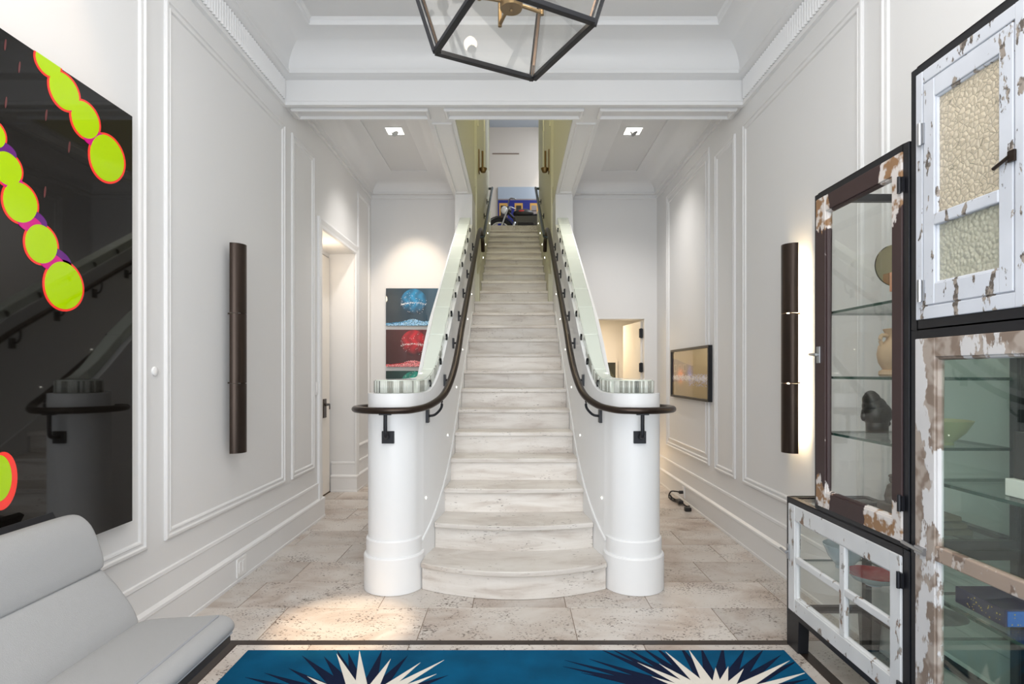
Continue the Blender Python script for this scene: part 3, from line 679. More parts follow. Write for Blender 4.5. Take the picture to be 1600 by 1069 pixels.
part(ln, 'canopy', MB().lathe([(0, 3.74), (.06, 3.745), (.06, ZC)], (LC.x, LC.y, 0), 20), 'blackmetal')
for k in range(4):
    a = R(21 + 90 * k); d = Vector((math.cos(a), math.sin(a), 0)); c = Vector((LC.x, LC.y, 0))
    arm = MB().tube(smoothpath([c + d * .03 + Vector((0, 0, 2.79)), c + d * .10 + Vector((0, 0, 2.785)), c + d * .135 + Vector((0, 0, 2.78))], 3), .0075, 8)
    arm.cyl(c + d * .135 + Vector((0, 0, 2.772)), c + d * .135 + Vector((0, 0, 2.90)), .0085, 12); arm.cyl(c + d * .135 + Vector((0, 0, 2.90)), c + d * .135 + Vector((0, 0, 2.905)), .022, 12)
    ao = part(ln, 'candle_arm', arm, 'brass', smooth=40)
    q = c + d * .135; part(ao, 'bulb', MB().ball((q.x, q.y, 2.94), .024, 8, (1, 1, 1.5)), 'bulb', 'lit bulb', smooth=True)
    lamp('lantern_bulb_light', 'POINT', (q.x, q.y, 2.94), 1.2, WARM, shadow_soft_size=.03)

# ------------------------------------------------------------------ big artwork on the left wall
XA = -1.695
Ya, za, zb_ = 2.529, .64, 2.438
art = thing('wall_art', 'large glossy black artwork with chains of lime ovals, on the left wall behind the sofa', 'artwork', (-1.735, 1.4, .64))
part(art, 'panel', MB().box(-1.733, XA, .75, Ya, za, zb_), 'artblack', bevel=.002)
def clip(poly, keep):
    out = []
    for i in range(len(poly)):
        a, b = poly[i - 1], poly[i]; fa, fb = keep(a), keep(b)
        if (fa >= 0) != (fb >= 0): t = fa / (fa - fb); out.append((a[0] + (b[0] - a[0]) * t, a[1] + (b[1] - a[1]) * t))
        if fb >= 0: out.append(b)
    return out
nam = {'artviolet': 'violet_print', 'artpink': 'magenta_print', 'artred': 'red_outline', 'artlime': 'lime_oval', 'artember': 'ember_streak'}
lev = {'artember': .0004, 'artviolet': .0010, 'artpink': .0018, 'artred': .0014, 'artlime': .0024}
BLOB = [0]
def blob(m, cx, cy, rx, ry, rot, eg=0):
    BLOB[0] += 1; pts = []
    for i in range(40):
        t = 2 * math.pi * i / 40; q = 1 + eg * math.sin(t)
        x, y = rx * math.cos(t) * q, ry * math.sin(t)
        X_, Y_ = cx + x * math.cos(rot) - y * math.sin(rot), cy + x * math.sin(rot) + y * math.cos(rot)
        pts.append(wall_at(X_, Y_, XA))
    pts = clip(pts, lambda p: zb_ - p[1]); pts = clip(pts, lambda p: p[1] - za) if pts else pts; pts = clip(pts, lambda p: Ya - p[0]) if pts else pts
    if len(pts) > 2: part(art, nam[m], MB().prism(pts, lambda p, q, h: (XA + h, p, q), 0, lev[m] + BLOB[0] * .00002), m)
ovals = [(74, 98, 15, 28, -.65), (99, 142, 20, 36, -.5), (132, 187, 20, 34, -.42), (166, 247, 26, 41, -.30),
         (-8, 210, 14, 24, -.4), (10, 263, 21, 31, -.5), (30, 316, 26, 36, -.45), (63, 381, 25, 34, -.35), (98, 446, 30, 41, -.25), (-4, 748, 22, 40, .1),
         (-60, 330, 26, 38, -.4), (-30, 40, 22, 34, -.5), (-95, 260, 24, 36, -.4), (-150, 560, 36, 52, -.3), (-120, 650, 36, 54, -.3)]
for i, (x, y, a, b, t) in enumerate(ovals):
    blob('artred', x, y, a * .96 + 3, b * .92 + 3.5, t, .06); blob('artlime', x, y, a * .96, b * .92, t, .06)
for x, y, a, b, t in ((112, 163, 12, 7, .5), (148, 217, 13, 8, .4), (46, 350, 16, 8, .5), (80, 410, 17, 9, .5), (18, 285, 14, 8, .5)): blob('artpink', x, y, a + 6, b + 4, t)
for x, y, a, b, t in ((52, 343, 18, 9, .6), (88, 404, 20, 10, .6), (6, 236, 16, 8, .6)): blob('artviolet', x, y, a + 6, b + 4, t)
for x, y in ((9, 160), (72, 180), (108, 230), (8, 70), (70, 300), (30, 105)): blob('artember', x, y, 1.4, 9, .1)
blob('artred', 2, 752, 24, 46, .1)


# ------------------------------------------------------------------ sofa
sf = thing('sofa', 'pale grey armless upholstered sofa with rolled back cushions along the left wall', 'sofa', (-1.3, 1.0, 0))
SY0, SY1 = .15, 2.03
def cushion(name, cs, m='fabric', rings=None):
    """sweep a closed (x,z) outline along Y with rounded ends"""
    ys = [SY0, SY0 + .015, SY0 + .05, SY0 + .6, SY0 + 1.2, SY1 - .05, SY1 - .015, SY1]; sh = [.82, .93, 1, 1, 1, 1, .95, .86]
    n = len(cs); cx = sum(p[0] for p in cs) / n; cz = sum(p[1] for p in cs) / n; vs = []
    for y, k in zip(ys, sh): vs += [(cx + (p[0] - cx) * (1 - (1 - k) * .35), y, cz + (p[1] - cz) * k) for p in cs]
    fs = [(i * n + j, i * n + (j + 1) % n, i * n + n + (j + 1) % n, i * n + n + j) for i in range(len(ys) - 1) for j in range(n)] + [tuple(range(n))[::-1], tuple(range((len(ys) - 1) * n, len(ys) * n))]
    return part(sf, name, MB().add(vs, fs), m, smooth=True, sub=2)
def outline(pts): return [tuple(p)[:2] for p in smoothpath([(x, z, 0) for x, z in pts] + [(pts[0][0], pts[0][1], 0)], 3)[:-1]]
cushion('seat_cushion', outline([(-1.36, .40), (-1.30, .425), (-1.12, .437), (-1.03, .443), (-.995, .425), (-.985, .40), (-1.005, .378), (-1.1, .372), (-1.3, .365), (-1.38, .375)]))
cushion('back_cushion', outline([(-1.325, .395), (-1.35, .46), (-1.41, .55), (-1.455, .600), (-1.48, .610), (-1.54, .58), (-1.50, .50), (-1.43, .41), (-1.38, .375)]))
cushion('back_cushion', outline([(-1.452, .602), (-1.458, .65), (-1.49, .745), (-1.525, .79), (-1.56, .803), (-1.60, .785), (-1.595, .72), (-1.56, .64), (-1.50, .595)]))
mb = MB()
for x, z in ((-.992, .386), (-1.04, .444)):
    mb.tube([(x, SY0 + .03, z), (x, SY1 - .03, z)], .004, 6)
part(sf, 'piping', mb, 'seam')
mb = MB(); mb.box(-1.40, -1.01, SY0 + .03, SY1 - .0, .335, .362)
mb.bar((-1.40, 1.09, .345), (-1.645, 1.09, .80), 1.86, .022, (1, 0, .5))
part(sf, 'frame', mb, 'blackmetal', bevel=.003)
for y in (SY0 + .15, SY1 - .28):
    for x in (-1.14, -1.46): part(sf, 'leg', MB().bar((x, y, .335), (x, y, .0135 if x > -1.25 else 0), .03, .03), 'blackmetal')

# ------------------------------------------------------------------ rug
rug = thing('rug', 'teal area rug with cream and navy spiky starbursts in front of the stairs', 'rug', (0, .9, 0))
part(rug, 'pile', MB().box(-1.235, 1.255, -.9, 2.642, .001, .012), 'rug', bevel=.004)
def star(c, tips, nm, m, wbase, zt):
    for t in tips:
        d = Vector((t[0] - c[0], t[1] - c[1])); nrm = Vector((-d.y, d.x)).normalized() * wbase
        tri = [(c[0] - nrm.x, c[1] - nrm.y), (t[0], t[1]), (c[0] + nrm.x, c[1] + nrm.y)]
        # keep within the rug
        tri = clip(tri, lambda p: 2.635 - p[1]); tri = clip(tri, lambda p: 1.245 - p[0]) if tri else tri
        if len(tri) > 2: part(rug, nm, MB().prism(tri, lambda p, q, h: (p, q, h), .006, zt + random.uniform(0, .0004)), m)
c1 = floor_at(566, 1108); c2 = floor_at(1122, 1100)
nt1 = [(383, 1063), (413, 1056), (451, 1049), (472, 1029), (506, 1030), (527, 1021), (544, 1024), (597, 1020), (637, 1029), (640, 1052), (360, 1085), (700, 1060), (700, 1085)]
wt1 = [(526, 1026), (561.6, 1021), (610.7, 1034), (657, 1040), (694, 1036), (682, 1058), (480, 1062), (690, 1078), (440, 1090)]
nt2 = [(934, 1017), (882, 1036), (920, 1034), (880, 1046), (908, 1056), (952, 1017), (975, 1015), (1000, 1014), (1020, 1012), (1060, 1010), (1095, 1014), (1130, 1012), (1164, 1018), (1194, 1018), (1220, 1028), (1248, 1036), (1262, 1066), (890, 1075)]
wt2 = [(1040, 1023), (1076, 1019), (996, 1040), (1030, 1042), (1018, 1062), (1118, 1048), (1138, 1046), (1162, 1050), (1234, 1037), (1262, 1055), (980, 1080)]
for c, nt_, wt_ in ((c1, nt1, wt1), (c2, nt2, wt2)):
    nt_ = [floor_at(*t) for t in nt_]; wt_ = [floor_at(*t) for t in wt_]
    for k in range(16):                                       # the half of each burst nearer the viewer
        a = R(188 + k * 11); r1 = random.uniform(.35, .6)
        nt_.append((c[0] + math.cos(a) * r1, c[1] + math.sin(a) * r1)); a += R(5); wt_.append((c[0] + math.cos(a) * r1 * .85, c[1] + math.sin(a) * r1 * .85))
    star(c, nt_, 'navy_spike', 'navy', .045, .0128); star(c, wt_, 'cream_spike', 'cream', .036, .0136)
    part(rug, 'cream_centre', MB().lathe([(.0, .0142), (.09, .0142), (.09, .006)], (c[0], c[1], 0), 20), 'cream'); part(rug, 'navy_centre', MB().lathe([(.0, .0133), (.16, .0133), (.16, .006)], (c[0], c[1], 0), 20), 'navy')

# ------------------------------------------------------------------ pictures in the bays
def print_panel(name, parent, fn, w_, h_, cols, m='print'):
    """grid whose points carry printed colours; fn maps (u, v) in metres to space"""
    nv, nu = cols.shape[:2]; mb = MB()
    for j in range(nv):
        for i in range(nu): mb.v.append(tuple(fn(w_ * i / (nu - 1), h_ * j / (nv - 1))))
    me = bpy.data.meshes.new(name)
    me.from_pydata(mb.v, [], [(j * nu + i, j * nu + i + 1, (j + 1) * nu + i + 1, (j + 1) * nu + i) for j in range(nv - 1) for i in range(nu - 1)])
    ca = me.color_attributes.new('Col', 'FLOAT_COLOR', 'POINT')
    ca.data.foreach_set('color', np.concatenate([cols, np.ones((nv, nu, 1))], 2).astype(np.float32).ravel())
    me.materials.append(M[m]); o = bpy.data.objects.new(name, me); COL.objects.link(o); setparent(o, parent)
    return o
rng = np.random.RandomState(3)
def ball_print(base, hi):
    nu, nv = 150, 96; W_, H_ = .70, .45
    u, v = np.meshgrid(np.linspace(0, W_, nu), np.linspace(0, H_, nv)); base = np.array(base); hi = np.array(hi)
    img = base[None, None] * (.35 + .9 * (u / W_)[..., None] * (.4 + .6 * (v / H_)[..., None]))
    cx, cy, r = .335, .285, .158
    d = np.hypot(u - cx, v - cy) / r; inb = d < 1
    sh = np.clip(1.0 - .7 * d ** 2 + .45 * (v - cy) / r, .12, 1.5)
    patt = .85 + .25 * np.sin(u * 60 + np.sin(v * 40) * 1.5)
    bcol = hi[None, None] * (sh * patt)[..., None]
    img = np.where(inb[..., None], bcol, img)
    band = inb & (np.abs(v - cy + .008 + .05 * ((u - cx) / r) ** 2 * .5) < .004 + .016 * rng.rand(nv, nu) ** 3) & (rng.rand(nv, nu) > .6); img[band] = .9
    sp = inb & (rng.rand(nv, nu) > .988); img[sp] = .8
    low = (v < .03 + .05 * np.exp(-((u - .32) / .12) ** 2) + .03 * np.exp(-((u - .55) / .08) ** 2)) & (rng.rand(nv, nu) > .35); img[low] = hi * 1.3 + rng.rand(int(low.sum()), 1) * .6
    ln_ = np.abs(v - (.02 + .12 * u)) < .004; img[ln_ & (u < .3)] = hi
    return np.clip(img, 0, 1)
for k, (z0, base, hi, lab) in enumerate(((1.865, srgb(12, 62, 84), srgb(20, 130, 180), 'blue print of a mirrored ball, topmost of the three on the left bay wall'),
                                  (1.367, srgb(92, 20, 22), srgb(190, 18, 34), 'red print of a mirrored ball, middle of the three on the left bay wall'),
                                  (.869, srgb(8, 70, 66), srgb(20, 150, 130), 'dark green print mostly hidden behind the left newel, lowest of three'))):
    x0 = -1.545
    t = thing('wall_print', lab, 'artwork', (x0 + .35, 6.9, z0), 'mirrored ball prints')
    part(t, 'backing', MB().box(x0, x0 + .70, 6.87, 6.899, z0, z0 + .45), 'blackmetal')
    print_panel('print', t, lambda u, v, x0=x0, z0=z0: (x0 + u, 6.868, z0 + v), .70, .45, ball_print(base, hi))
# framed picture on the right bay wall
def glow_print():  # room reflection on the picture is painted into the print colours
    nu, nv = 150, 80; W_, H_ = 1.16, .46
    u, v = np.meshgrid(np.linspace(0, 1, nu), np.linspace(0, 1, nv))
    img = np.ones((nv, nu, 3)) * np.array(srgb(128, 104, 62)) * (.75 + .35 * u + .2 * v)[..., None]
    dark = (v < .80 - .15 * u + .05 * np.cos(u * 5)) & (v > .30 + .10 * u) & (u < .62); img[dark] = np.array(srgb(74, 44, 36))
    for c in (.10, .24, .38):
        for rr in (.62,):
            sq = (np.abs(u - c) < .045) & (np.abs(v - rr) < .08); img[sq] = np.array(srgb(120, 96, 84)); sq = (np.abs(u - c) < .03) & (np.abs(v - rr) < .055); img[sq] = np.array(srgb(50, 28, 24))
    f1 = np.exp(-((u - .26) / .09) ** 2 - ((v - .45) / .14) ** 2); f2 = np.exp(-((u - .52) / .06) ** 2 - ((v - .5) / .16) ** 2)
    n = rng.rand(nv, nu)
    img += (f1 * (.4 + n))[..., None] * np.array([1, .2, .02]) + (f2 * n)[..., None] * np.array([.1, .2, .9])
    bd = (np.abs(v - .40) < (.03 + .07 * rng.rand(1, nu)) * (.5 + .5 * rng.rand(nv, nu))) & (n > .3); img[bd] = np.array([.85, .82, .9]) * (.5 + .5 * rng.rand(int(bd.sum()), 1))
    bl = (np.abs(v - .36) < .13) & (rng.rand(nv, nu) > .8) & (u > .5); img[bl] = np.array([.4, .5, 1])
    return np.clip(img, 0, 1)
t = thing('framed_picture', 'black framed golden picture with sparkling lights on the right bay wall', 'picture', (1.735, 5.57, 1.04))
yA, yB_, zA, zB = 4.97, 6.17, 1.04, 1.54
mb = MB(); frame(mb, lambda u, v, h: (1.733 - h, u, v), yA, yB_, zA, zB, [(0, 0), (0, .036), (.022, .036), (.022, .02), (.022, 0)]); part(t, 'frame', mb, 'blackmetal')
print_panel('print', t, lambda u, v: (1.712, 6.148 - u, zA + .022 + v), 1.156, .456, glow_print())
# picture in the back room
t = thing('framed_picture', 'small framed dark picture in the room behind the open jib door', 'picture', (1.42, 8.69, 1.05))
part(t, 'frame', frame(MB(), lambda u, v, h: (u, 8.70 - h, v), 1.12, 1.58, 1.0, 1.48, [(0, 0), (0, .03), (.03, .03), (.03, .01), (.03, 0)]), 'door')
cc = np.ones((30, 30, 3)) * np.array(srgb(84, 84, 66)); uu, vv = np.meshgrid(np.linspace(0, 1, 30), np.linspace(0, 1, 30)); cc *= (.5 + .8 * (np.sin(uu * 7 + vv * 5) > .3))[..., None]
print_panel('print', t, lambda u, v: (1.15 + u, 8.688, 1.03 + v), .40, .42, cc)

# ------------------------------------------------------------------ small fittings on the walls
def plate(name, lab, cat, s, y, z, w_, h_, rocker):
    t = thing(name, lab, cat, (s * XW, y, z)); off = .026 if z < .17 else 0
    part(t, 'cover_plate', MB().box(*sorted((s * (XW - off), s * (XW - off - .007))), y - w_ / 2, y + w_ / 2, z - h_ / 2, z + h_ / 2), 'plate_white', bevel=.002)
    for q in rocker: part(t, 'insert', MB().box(*sorted((s * (XW - off - .006), s * (XW - off - .010))), y + q - .016, y + q + .016, z - .034, z + .034), 'plate_white', bevel=.001)
plate('light_switch', 'white light switch beside the door recess on the left wall', 'switch', -1, 5.0, 1.16, .07, .115, (0,))
plate('wall_outlet', 'white double outlet in the left baseboard', 'outlet', -1, 3.56, .088, .12, .115, (-.024, .024))
plate('wall_outlet', 'white outlet in the right baseboard with a black cord plugged in', 'outlet', 1, 5.72, .095, .075, .11, (0,))
tag(MB().lathe([(.022, 0), (.022, .006), (.018, .009), (0, .009)], (-XW, 2.745, 1.305), 20, 'x').build('wall_sensor', 'plate_white', smooth=40), 'small round white sensor button on the left wall panel border', 'sensor')
t = thing('extension_lead', 'tangled black power cord plugged into the right baseboard outlet', 'cord', (1.62, 5.75, 0))
part(t, 'plug', MB().cyl((1.700, 5.72, .095), (1.66, 5.72, .095), .016, 10), 'cord')
part(t, 'cord', MB().tube(smoothpath([(1.668, 5.72, .095), (1.64, 5.76, .095), (1.60, 5.80, .085), (1.585, 5.82, .03), (1.60, 5.79, .008), (1.63, 5.70, .02), (1.605, 5.76, .03), (1.59, 5.79, .05), (1.60, 5.74, .012), (1.63, 5.66, .008), (1.66, 5.60, .012), (1.66, 5.50, .010), (1.675, 5.44, .02), (1.66, 5.40, .03), (1.64, 5.38, .012)], 8), .007, 8), 'cord', smooth=True)
tag(MB().box(1.60, 1.65, 5.53, 5.64, .0175, .05).build('power_adapter', 'cord', bevel=.008), 'black power adapter brick on the floor by the right wall', 'adapter')
tag(MB().box(1.60, 1.66, 5.31, 5.36, .0, .035).build('plug_block', 'cord', bevel=.006), 'small black plug block on the floor nearest the viewer by the right wall', 'plug')

# ------------------------------------------------------------------ display cabinets on the right
XF, XBK = 1.31, 1.70
def cab_frame(mb, y0, y1, z0, z1, b=.03):
    for y in (y0, y1 - b):
        for x in (XF, XBK - b): mb.box(x, x + b, y, y + b, z0, z1)
        for z in (z0, z1 - b): mb.box(XF + b, XBK - b, y, y + b, z, z + b)
    for z in (z0, z1 - b):
        for x in (XF, XBK - b): mb.box(x, x + b, y0 + b, y1 - b, z, z + b)
    return mb
def shelf(parent, y0, y1, z, x0=1.335, x1=1.675):
    mb = MB(); t = .010
    mb.add([(x, y, q) for q in (z - t, z) for y in (y0, y1) for x in (x0, x1)], []); b = len(mb.v) - 8
    for f in [(0, 2, 3, 1), (4, 5, 7, 6)]: mb.m = 0; mb.face([b + i for i in f])
    for f in [(0, 1, 5, 4), (2, 6, 7, 3), (0, 4, 6, 2), (1, 3, 7, 5)]: mb.m = 1; mb.face([b + i for i in f])
    return part(parent, 'glass_shelf', mb, ['shelf', 'edge'])
def pane_x(parent, name, y0, y1, z0, z1, m, x=XF + .012):
    return part(parent, name, MB().box(x - .0015, x + .0015, y0, y1, z0, z1), m)
def pane_y(parent, y, z0, z1, m='gpane'):
    return part(parent, 'glass_side', MB().box(XF + .03, XBK - .03, y - .002, y + .002, z0 + .03, z1 - .03), m)
def door(parent, y0, y1, z0, z1, sl, sr, rt, rb, m, depth=.028, label=None):
    """frame of an old casement: y1 far side (left in view), y0 near side; sl far stile, sr near stile, rails top and bottom"""
    mb = MB(); xa, xb = XF - .006, XF - .006 + depth
    mb.box(xa, xb, y1 - sl, y1, z0, z1); mb.box(xa, xb, y0, y0 + sr, z0, z1)
    mb.box(xa + .001, xb, y0 + sr, y1 - sl, z1 - rt, z1); mb.box(xa + .001, xb, y0 + sr, y1 - sl, z0, z0 + rb)
    # inner glazing bead
    frame(mb, lambda u, v, h: (xa + .010 - h, u, v), y0 + sr, y1 - sl, z0 + rb, z1 - rt, [(-.001, -.012), (-.001, .004), (.006, .003), (.010, -.012)])
    return part(parent, 'door', mb, m, label, bevel=.0025)
def hinge(parent, y, z, m='blackmetal', h=.05):
    mb = MB(); mb.box(XF - .012, XF - .004, y - .014, y + .014, z - h / 2, z + h / 2); mb.cyl((XF - .014, y, z - h / 2 - .003), (XF - .014, y, z + h / 2 + .003), .006, 8); part(parent, 'hinge', mb, m)
def latch(parent, y, z):
    mb = MB(); mb.box(XF - .011, XF - .005, y - .012, y + .012, z - .035, z + .035); mb.cyl((XF - .01, y, z), (XF - .028, y, z), .006, 8); mb.cyl((XF - .026, y - .02, z), (XF - .026, y + .04, z + .004), .006, 8); part(parent, 'latch', mb, 'chrome', 'tarnished metal latch', bevel=.001)
# low cabinet on legs
Y0, Y1, Z0, Z1 = 1.885, 2.732, .155, .706
lc = thing('display_cabinet', 'low black steel cabinet with a chipped white four-pane door, on legs', 'cabinet', (1.5, 2.3, 0), 'black display cabinets')
part(lc, 'frame', cab_frame(MB(), Y0, Y1, Z0, Z1), 'blackmetal', bevel=.002)
for y in (Y0 + .0, Y1 - .115):
    mb = MB(); mb.prism([(y, Z0), (y + .115, Z0), (y + .105, .0), (y + .03, .0)] if y < 2 else [(y, Z0), (y + .115, Z0), (y + .115, .0), (y + .01, .0)], lambda p, q, h: (h, p, q), XF, XF + .05); part(lc, 'leg', mb, 'blackmetal', bevel=.002)
    mb = MB(); mb.prism([(y + .01, Z0), (y + .115, Z0), (y + .10, .0), (y + .03, .0)], lambda p, q, h: (h, p, q), XBK - .05, XBK); part(lc, 'leg', mb, 'blackmetal', bevel=.002)
pane_y(lc, Y0 + .015, Z0, Z1); pane_y(lc, Y1 - .015, Z0, Z1, 'pane')
part(lc, 'glass_top', MB().box(XF + .03, XBK - .03, Y0 + .03, Y1 - .03, Z1 - .012, Z1 - .004), 'shelf')
part(lc, 'glass_base', MB().box(XF + .03, XBK - .03, Y0 + .03, Y1 - .03, Z0 + .012, Z0 + .020), 'shelf')
shelf(lc, Y0 + .02, Y1 - .03, .412, 1.345)
dy0, dy1, dz0, dz1 = Y0 + .035, Y1 - .026, Z0 + .025, Z1 - .026
dr = door(lc, dy0, dy1, dz0, dz1, .060, .055, .070, .066, 'lowdoor', label='chipped white paint')
ym = 2.268; zm = (dz0 + dz1) / 2 - .002
part(dr, 'muntin', MB().box(XF - .004, XF + .018, ym - .019, ym + .019, dz0 + .066, dz1 - .070), 'lowdoor', bevel=.005)
part(dr, 'muntin', MB().box(XF - .003, XF + .016, dy0 + .055, dy1 - .06, zm - .016, zm + .016), 'lowdoor', bevel=.005)
for a, b in ((dy0 + .055, ym - .019), (ym + .019, dy1 - .06)):
    for c, d in ((dz0 + .066, zm - .016), (zm + .016, dz1 - .07)): pane_x(dr, 'glass_pane', a, b, c, d, 'pane')
for z in (.60, .23): hinge(dr, Y0 + .034, z)
latch(dr, Y1 - .03, .45)
# middle tall cabinet
Y0, Y1, Z0, Z1 = 1.887, 2.478, .709, 2.068
mc = thing('display_cabinet', 'tall black steel cabinet with a flaking plum-brown door, standing on the low cabinet', 'cabinet', (1.5, 2.18, .708), 'black display cabinets')
part(mc, 'frame', cab_frame(MB(), Y0, Y1, Z0, Z1), 'blackmetal', bevel=.002)
pane_y(mc, Y0 + .015, Z0, Z1); pane_y(mc, Y1 - .015, Z0, Z1, 'pane')
part(mc, 'glass_base', MB().box(XF + .03, XBK - .03, Y0 + .03, Y1 - .03, Z0 + .012, Z0 + .022), 'shelf')
for z in (1.556, 1.283, 1.047): shelf(mc, Y0 + .02, Y1 - .02, z)
dr = door(mc, Y0 + .028, Y1 - .02, Z0 + .02, Z1 - .025, .072, .05, .066, .066, 'browndoor', label='plum-brown paint flaking at the corners')
pane_x(dr, 'glass_pane', Y0 + .078, Y1 - .092, Z0 + .086, Z1 - .091, 'pane')
for z in (1.93, .86): hinge(dr, Y0 + .028, z)
latch(dr, Y1 - .045, 1.375)
# right lower cabinet
Y0, Y1, Z0, Z1 = .98, 1.877, .155, 1.438
rc = thing('display_cabinet', 'large black cabinet with a weathered peeling white door, nearest the viewer on the right', 'cabinet', (1.5, 1.43, 0), 'black display cabinets')
part(rc, 'frame', cab_frame(MB(), Y0, Y1, Z0, Z1), 'blackmetal', bevel=.002)
for y in (Y0 + .0, Y1 - .115):
    for x in (XF, XBK - .05):
        mb = MB(); mb.prism([(y, Z0), (y + .115, Z0), (y + .09, .0), (y + .025, .0)], lambda p, q, h: (h, p, q), x, x + .05); part(rc, 'leg', mb, 'blackmetal')
pane_y(rc, Y1 - .015, Z0, Z1); pane_y(rc, Y0 + .015, Z0, Z1)
for z in (.955, .587): shelf(rc, Y0 + .03, Y1 - .03, z)
part(rc, 'base_panel', MB().box(XF + .03, XBK - .03, Y0 + .03, Y1 - .03, Z0 + .01, Z0 + .02), 'shelf')
dr = door(rc, Y0 + .03, Y1 - .027, Z0 + .028, Z1 - .03, .085, .085, .060, .09, 'olddoor', label='peeling white paint over grey wood')
part(dr, 'middle_rail', MB().box(XF - .006, XF + .022, Y0 + .115, Y1 - .112, .715, .762), 'oldwood', 'bare weathered wood', bevel=.004)
pane_x(dr, 'glass_pane', Y0 + .115, Y1 - .112, .762, Z1 - .09, 'gpane'); pane_x(dr, 'glass_pane', Y0 + .115, Y1 - .112, Z0 + .118, .715, 'gpane')
mb = MB(); mb.cyl((XF - .014, 1.90, .735), (XF - .014, 1.80, .727), .006, 8); mb.box(XF - .016, XF - .006, 1.80, 1.84, .718, .742); part(dr, 'latch', mb, 'chrome', 'tarnished metal latch')
# right upper cabinet
Y0, Y1, Z0, Z1 = 1.424, 1.877, 1.439, 2.29
tc_ = thing('display_cabinet', 'black cabinet with a pebbled-glass casement window, topmost on the right', 'cabinet', (1.5, 1.65, 1.439), 'black display cabinets')
part(tc_, 'frame', cab_frame(MB(), Y0, Y1, Z0, Z1), 'blackmetal', bevel=.002)
for y in (Y0 + .015, Y1 - .015): part(tc_, 'glass_side', MB().box(XF + .03, XBK - .03, y - .002, y + .002, Z0 + .03, Z1 - .03), 'pane')
shelf(tc_, Y0 + .03, Y1 - .03, 1.83)
fo = door(tc_, Y0 + .03, Y1 - .03, Z0 + .03, Z1 - .028, .030, .028, .040, .040, 'paintdoor', label='outer casing in chipped pale paint')
fo.name = 'casing'
dr = door(tc_, Y0 + .063, Y1 - .064, Z0 + .074, Z1 - .073, .046, .044, .058, .064, 'paintdoor', depth=.034, label='casement sash in chipped pale paint')
zq = 1.775
part(dr, 'muntin', MB().box(XF - .008, XF + .02, Y0 + .106, Y1 - .110, zq - .018, zq + .018), 'paintdoor', bevel=.004)
pane_x(dr, 'glass_pane', Y0 + .106, Y1 - .110, zq + .018, Z1 - .13, 'texglass', XF + .008)['label'] = 'pebbled cream glass'
pane_x(dr, 'glass_pane', Y0 + .106, Y1 - .110, Z0 + .138, zq - .018, 'texglass2', XF + .008)['label'] = 'dimpled pale green glass'
for z in (2.06, 1.56): hinge(dr, Y1 - .058, z, 'chrome', .065)
mb = MB(); mb.box(XF - .014, XF - .007, 1.475, 1.495, 1.850, 1.880); mb.cyl((XF - .013, 1.49, 1.866), (XF - .013, 1.54, 1.850), .005, 8); part(dr, 'latch', mb, 'bronze', 'rusty brown latch')

# ------------------------------------------------------------------ things in the cabinets
M['clay'] = mat('clay', srgb(206, 176, 144), .8, bump=.3, bscale=40)
M['blackstone'] = mat('black_stone', srgb(42, 40, 38), .35)
M['greystone'] = mat('grey_stone', srgb(92, 84, 78), .8, bump=.4, bscale=40)
M['mirror'] = mat('bronze_mirror', srgb(176, 168, 132), .04, 1)
M['pinkblock'] = mat('terracotta_block', srgb(226, 164, 128), .7)
M['blueglaze'] = mat('pale_blue_glaze', srgb(176, 196, 204), .2, coat=.4)
M['redglaze'] = mat('red_glaze', srgb(168, 30, 36), .12, coat=.8)
M['creamglaze'] = mat('cream_glaze', srgb(214, 196, 150), .3)
M['darkglaze'] = mat('dark_slate_glaze', srgb(60, 66, 78), .3)
M['driftwood'] = mat('driftwood', srgb(120, 98, 78), .8, bump=.5, bscale=30)
M['paper'] = mat('white_card', srgb(226, 222, 214), .6)
M['starbox'] = mat('deep_blue_card', srgb(26, 30, 68), .3, coat=.5)
M['gold'] = mat('gold_fleck', srgb(226, 196, 110), .3, .6)
M['brightblue'] = mat('bright_blue_card', srgb(20, 104, 190), .3, coat=.5)
# head of black stone
t = thing('head_sculpture', 'black carved stone head with a topknot on the third shelf of the tall cabinet', 'sculpture', (1.53, 2.40, 1.048))
mb = MB(); mb.ball((1.53, 2.40, 1.125), .058, 14, (1.0, .95, .95)); mb.ball((1.508, 2.40, 1.182), .036, 12, (.95, 1, 1.05)); mb.ball((1.520, 2.40, 1.158), .046, 12, (1, 1, .9)); mb.ball((1.578, 2.405, 1.115), .016, 8, (.9, .8, 1.4)); mb.ball((1.57, 2.405, 1.085), .020, 8, (1, 1.1, .8)); mb.ball((1.475, 2.40, 1.115), .014, 8, (.8, 1, 1.5)); mb.lathe([(0, 1.048), (.042, 1.048), (.042, 1.075), (.045, 1.10), (0, 1.11)], (1.532, 2.40, 0), 16)
part(t, 'head', mb, 'blackstone', smooth=True)
part(t, 'topknot', MB().ball((1.506, 2.40, 1.198), .026, 10), 'blackstone', smooth=True)
# clay jar
jy, jx = 2.34, 1.575
jar = tag(MB().lathe([(0, 1.284), (.060, 1.284), (.066, 1.292), (.064, 1.306), (.050, 1.312), (.066, 1.34), (.072, 1.375), (.066, 1.41), (.040, 1.432), (.036, 1.45), (.050, 1.478), (.046, 1.48), (.032, 1.452), (0, 1.44)], (jx, jy, 0), 28).build('clay_jar', 'clay', smooth=40), 'tan clay jar with a small handle on the second shelf of the tall cabinet', 'jar')
part(jar, 'handle', MB().tube(smoothpath([(jx - .036, jy, 1.45), (jx - .062, jy, 1.452), (jx - .068, jy, 1.43), (jx - .058, jy, 1.405)], 5), .008, 8), 'clay', smooth=True)
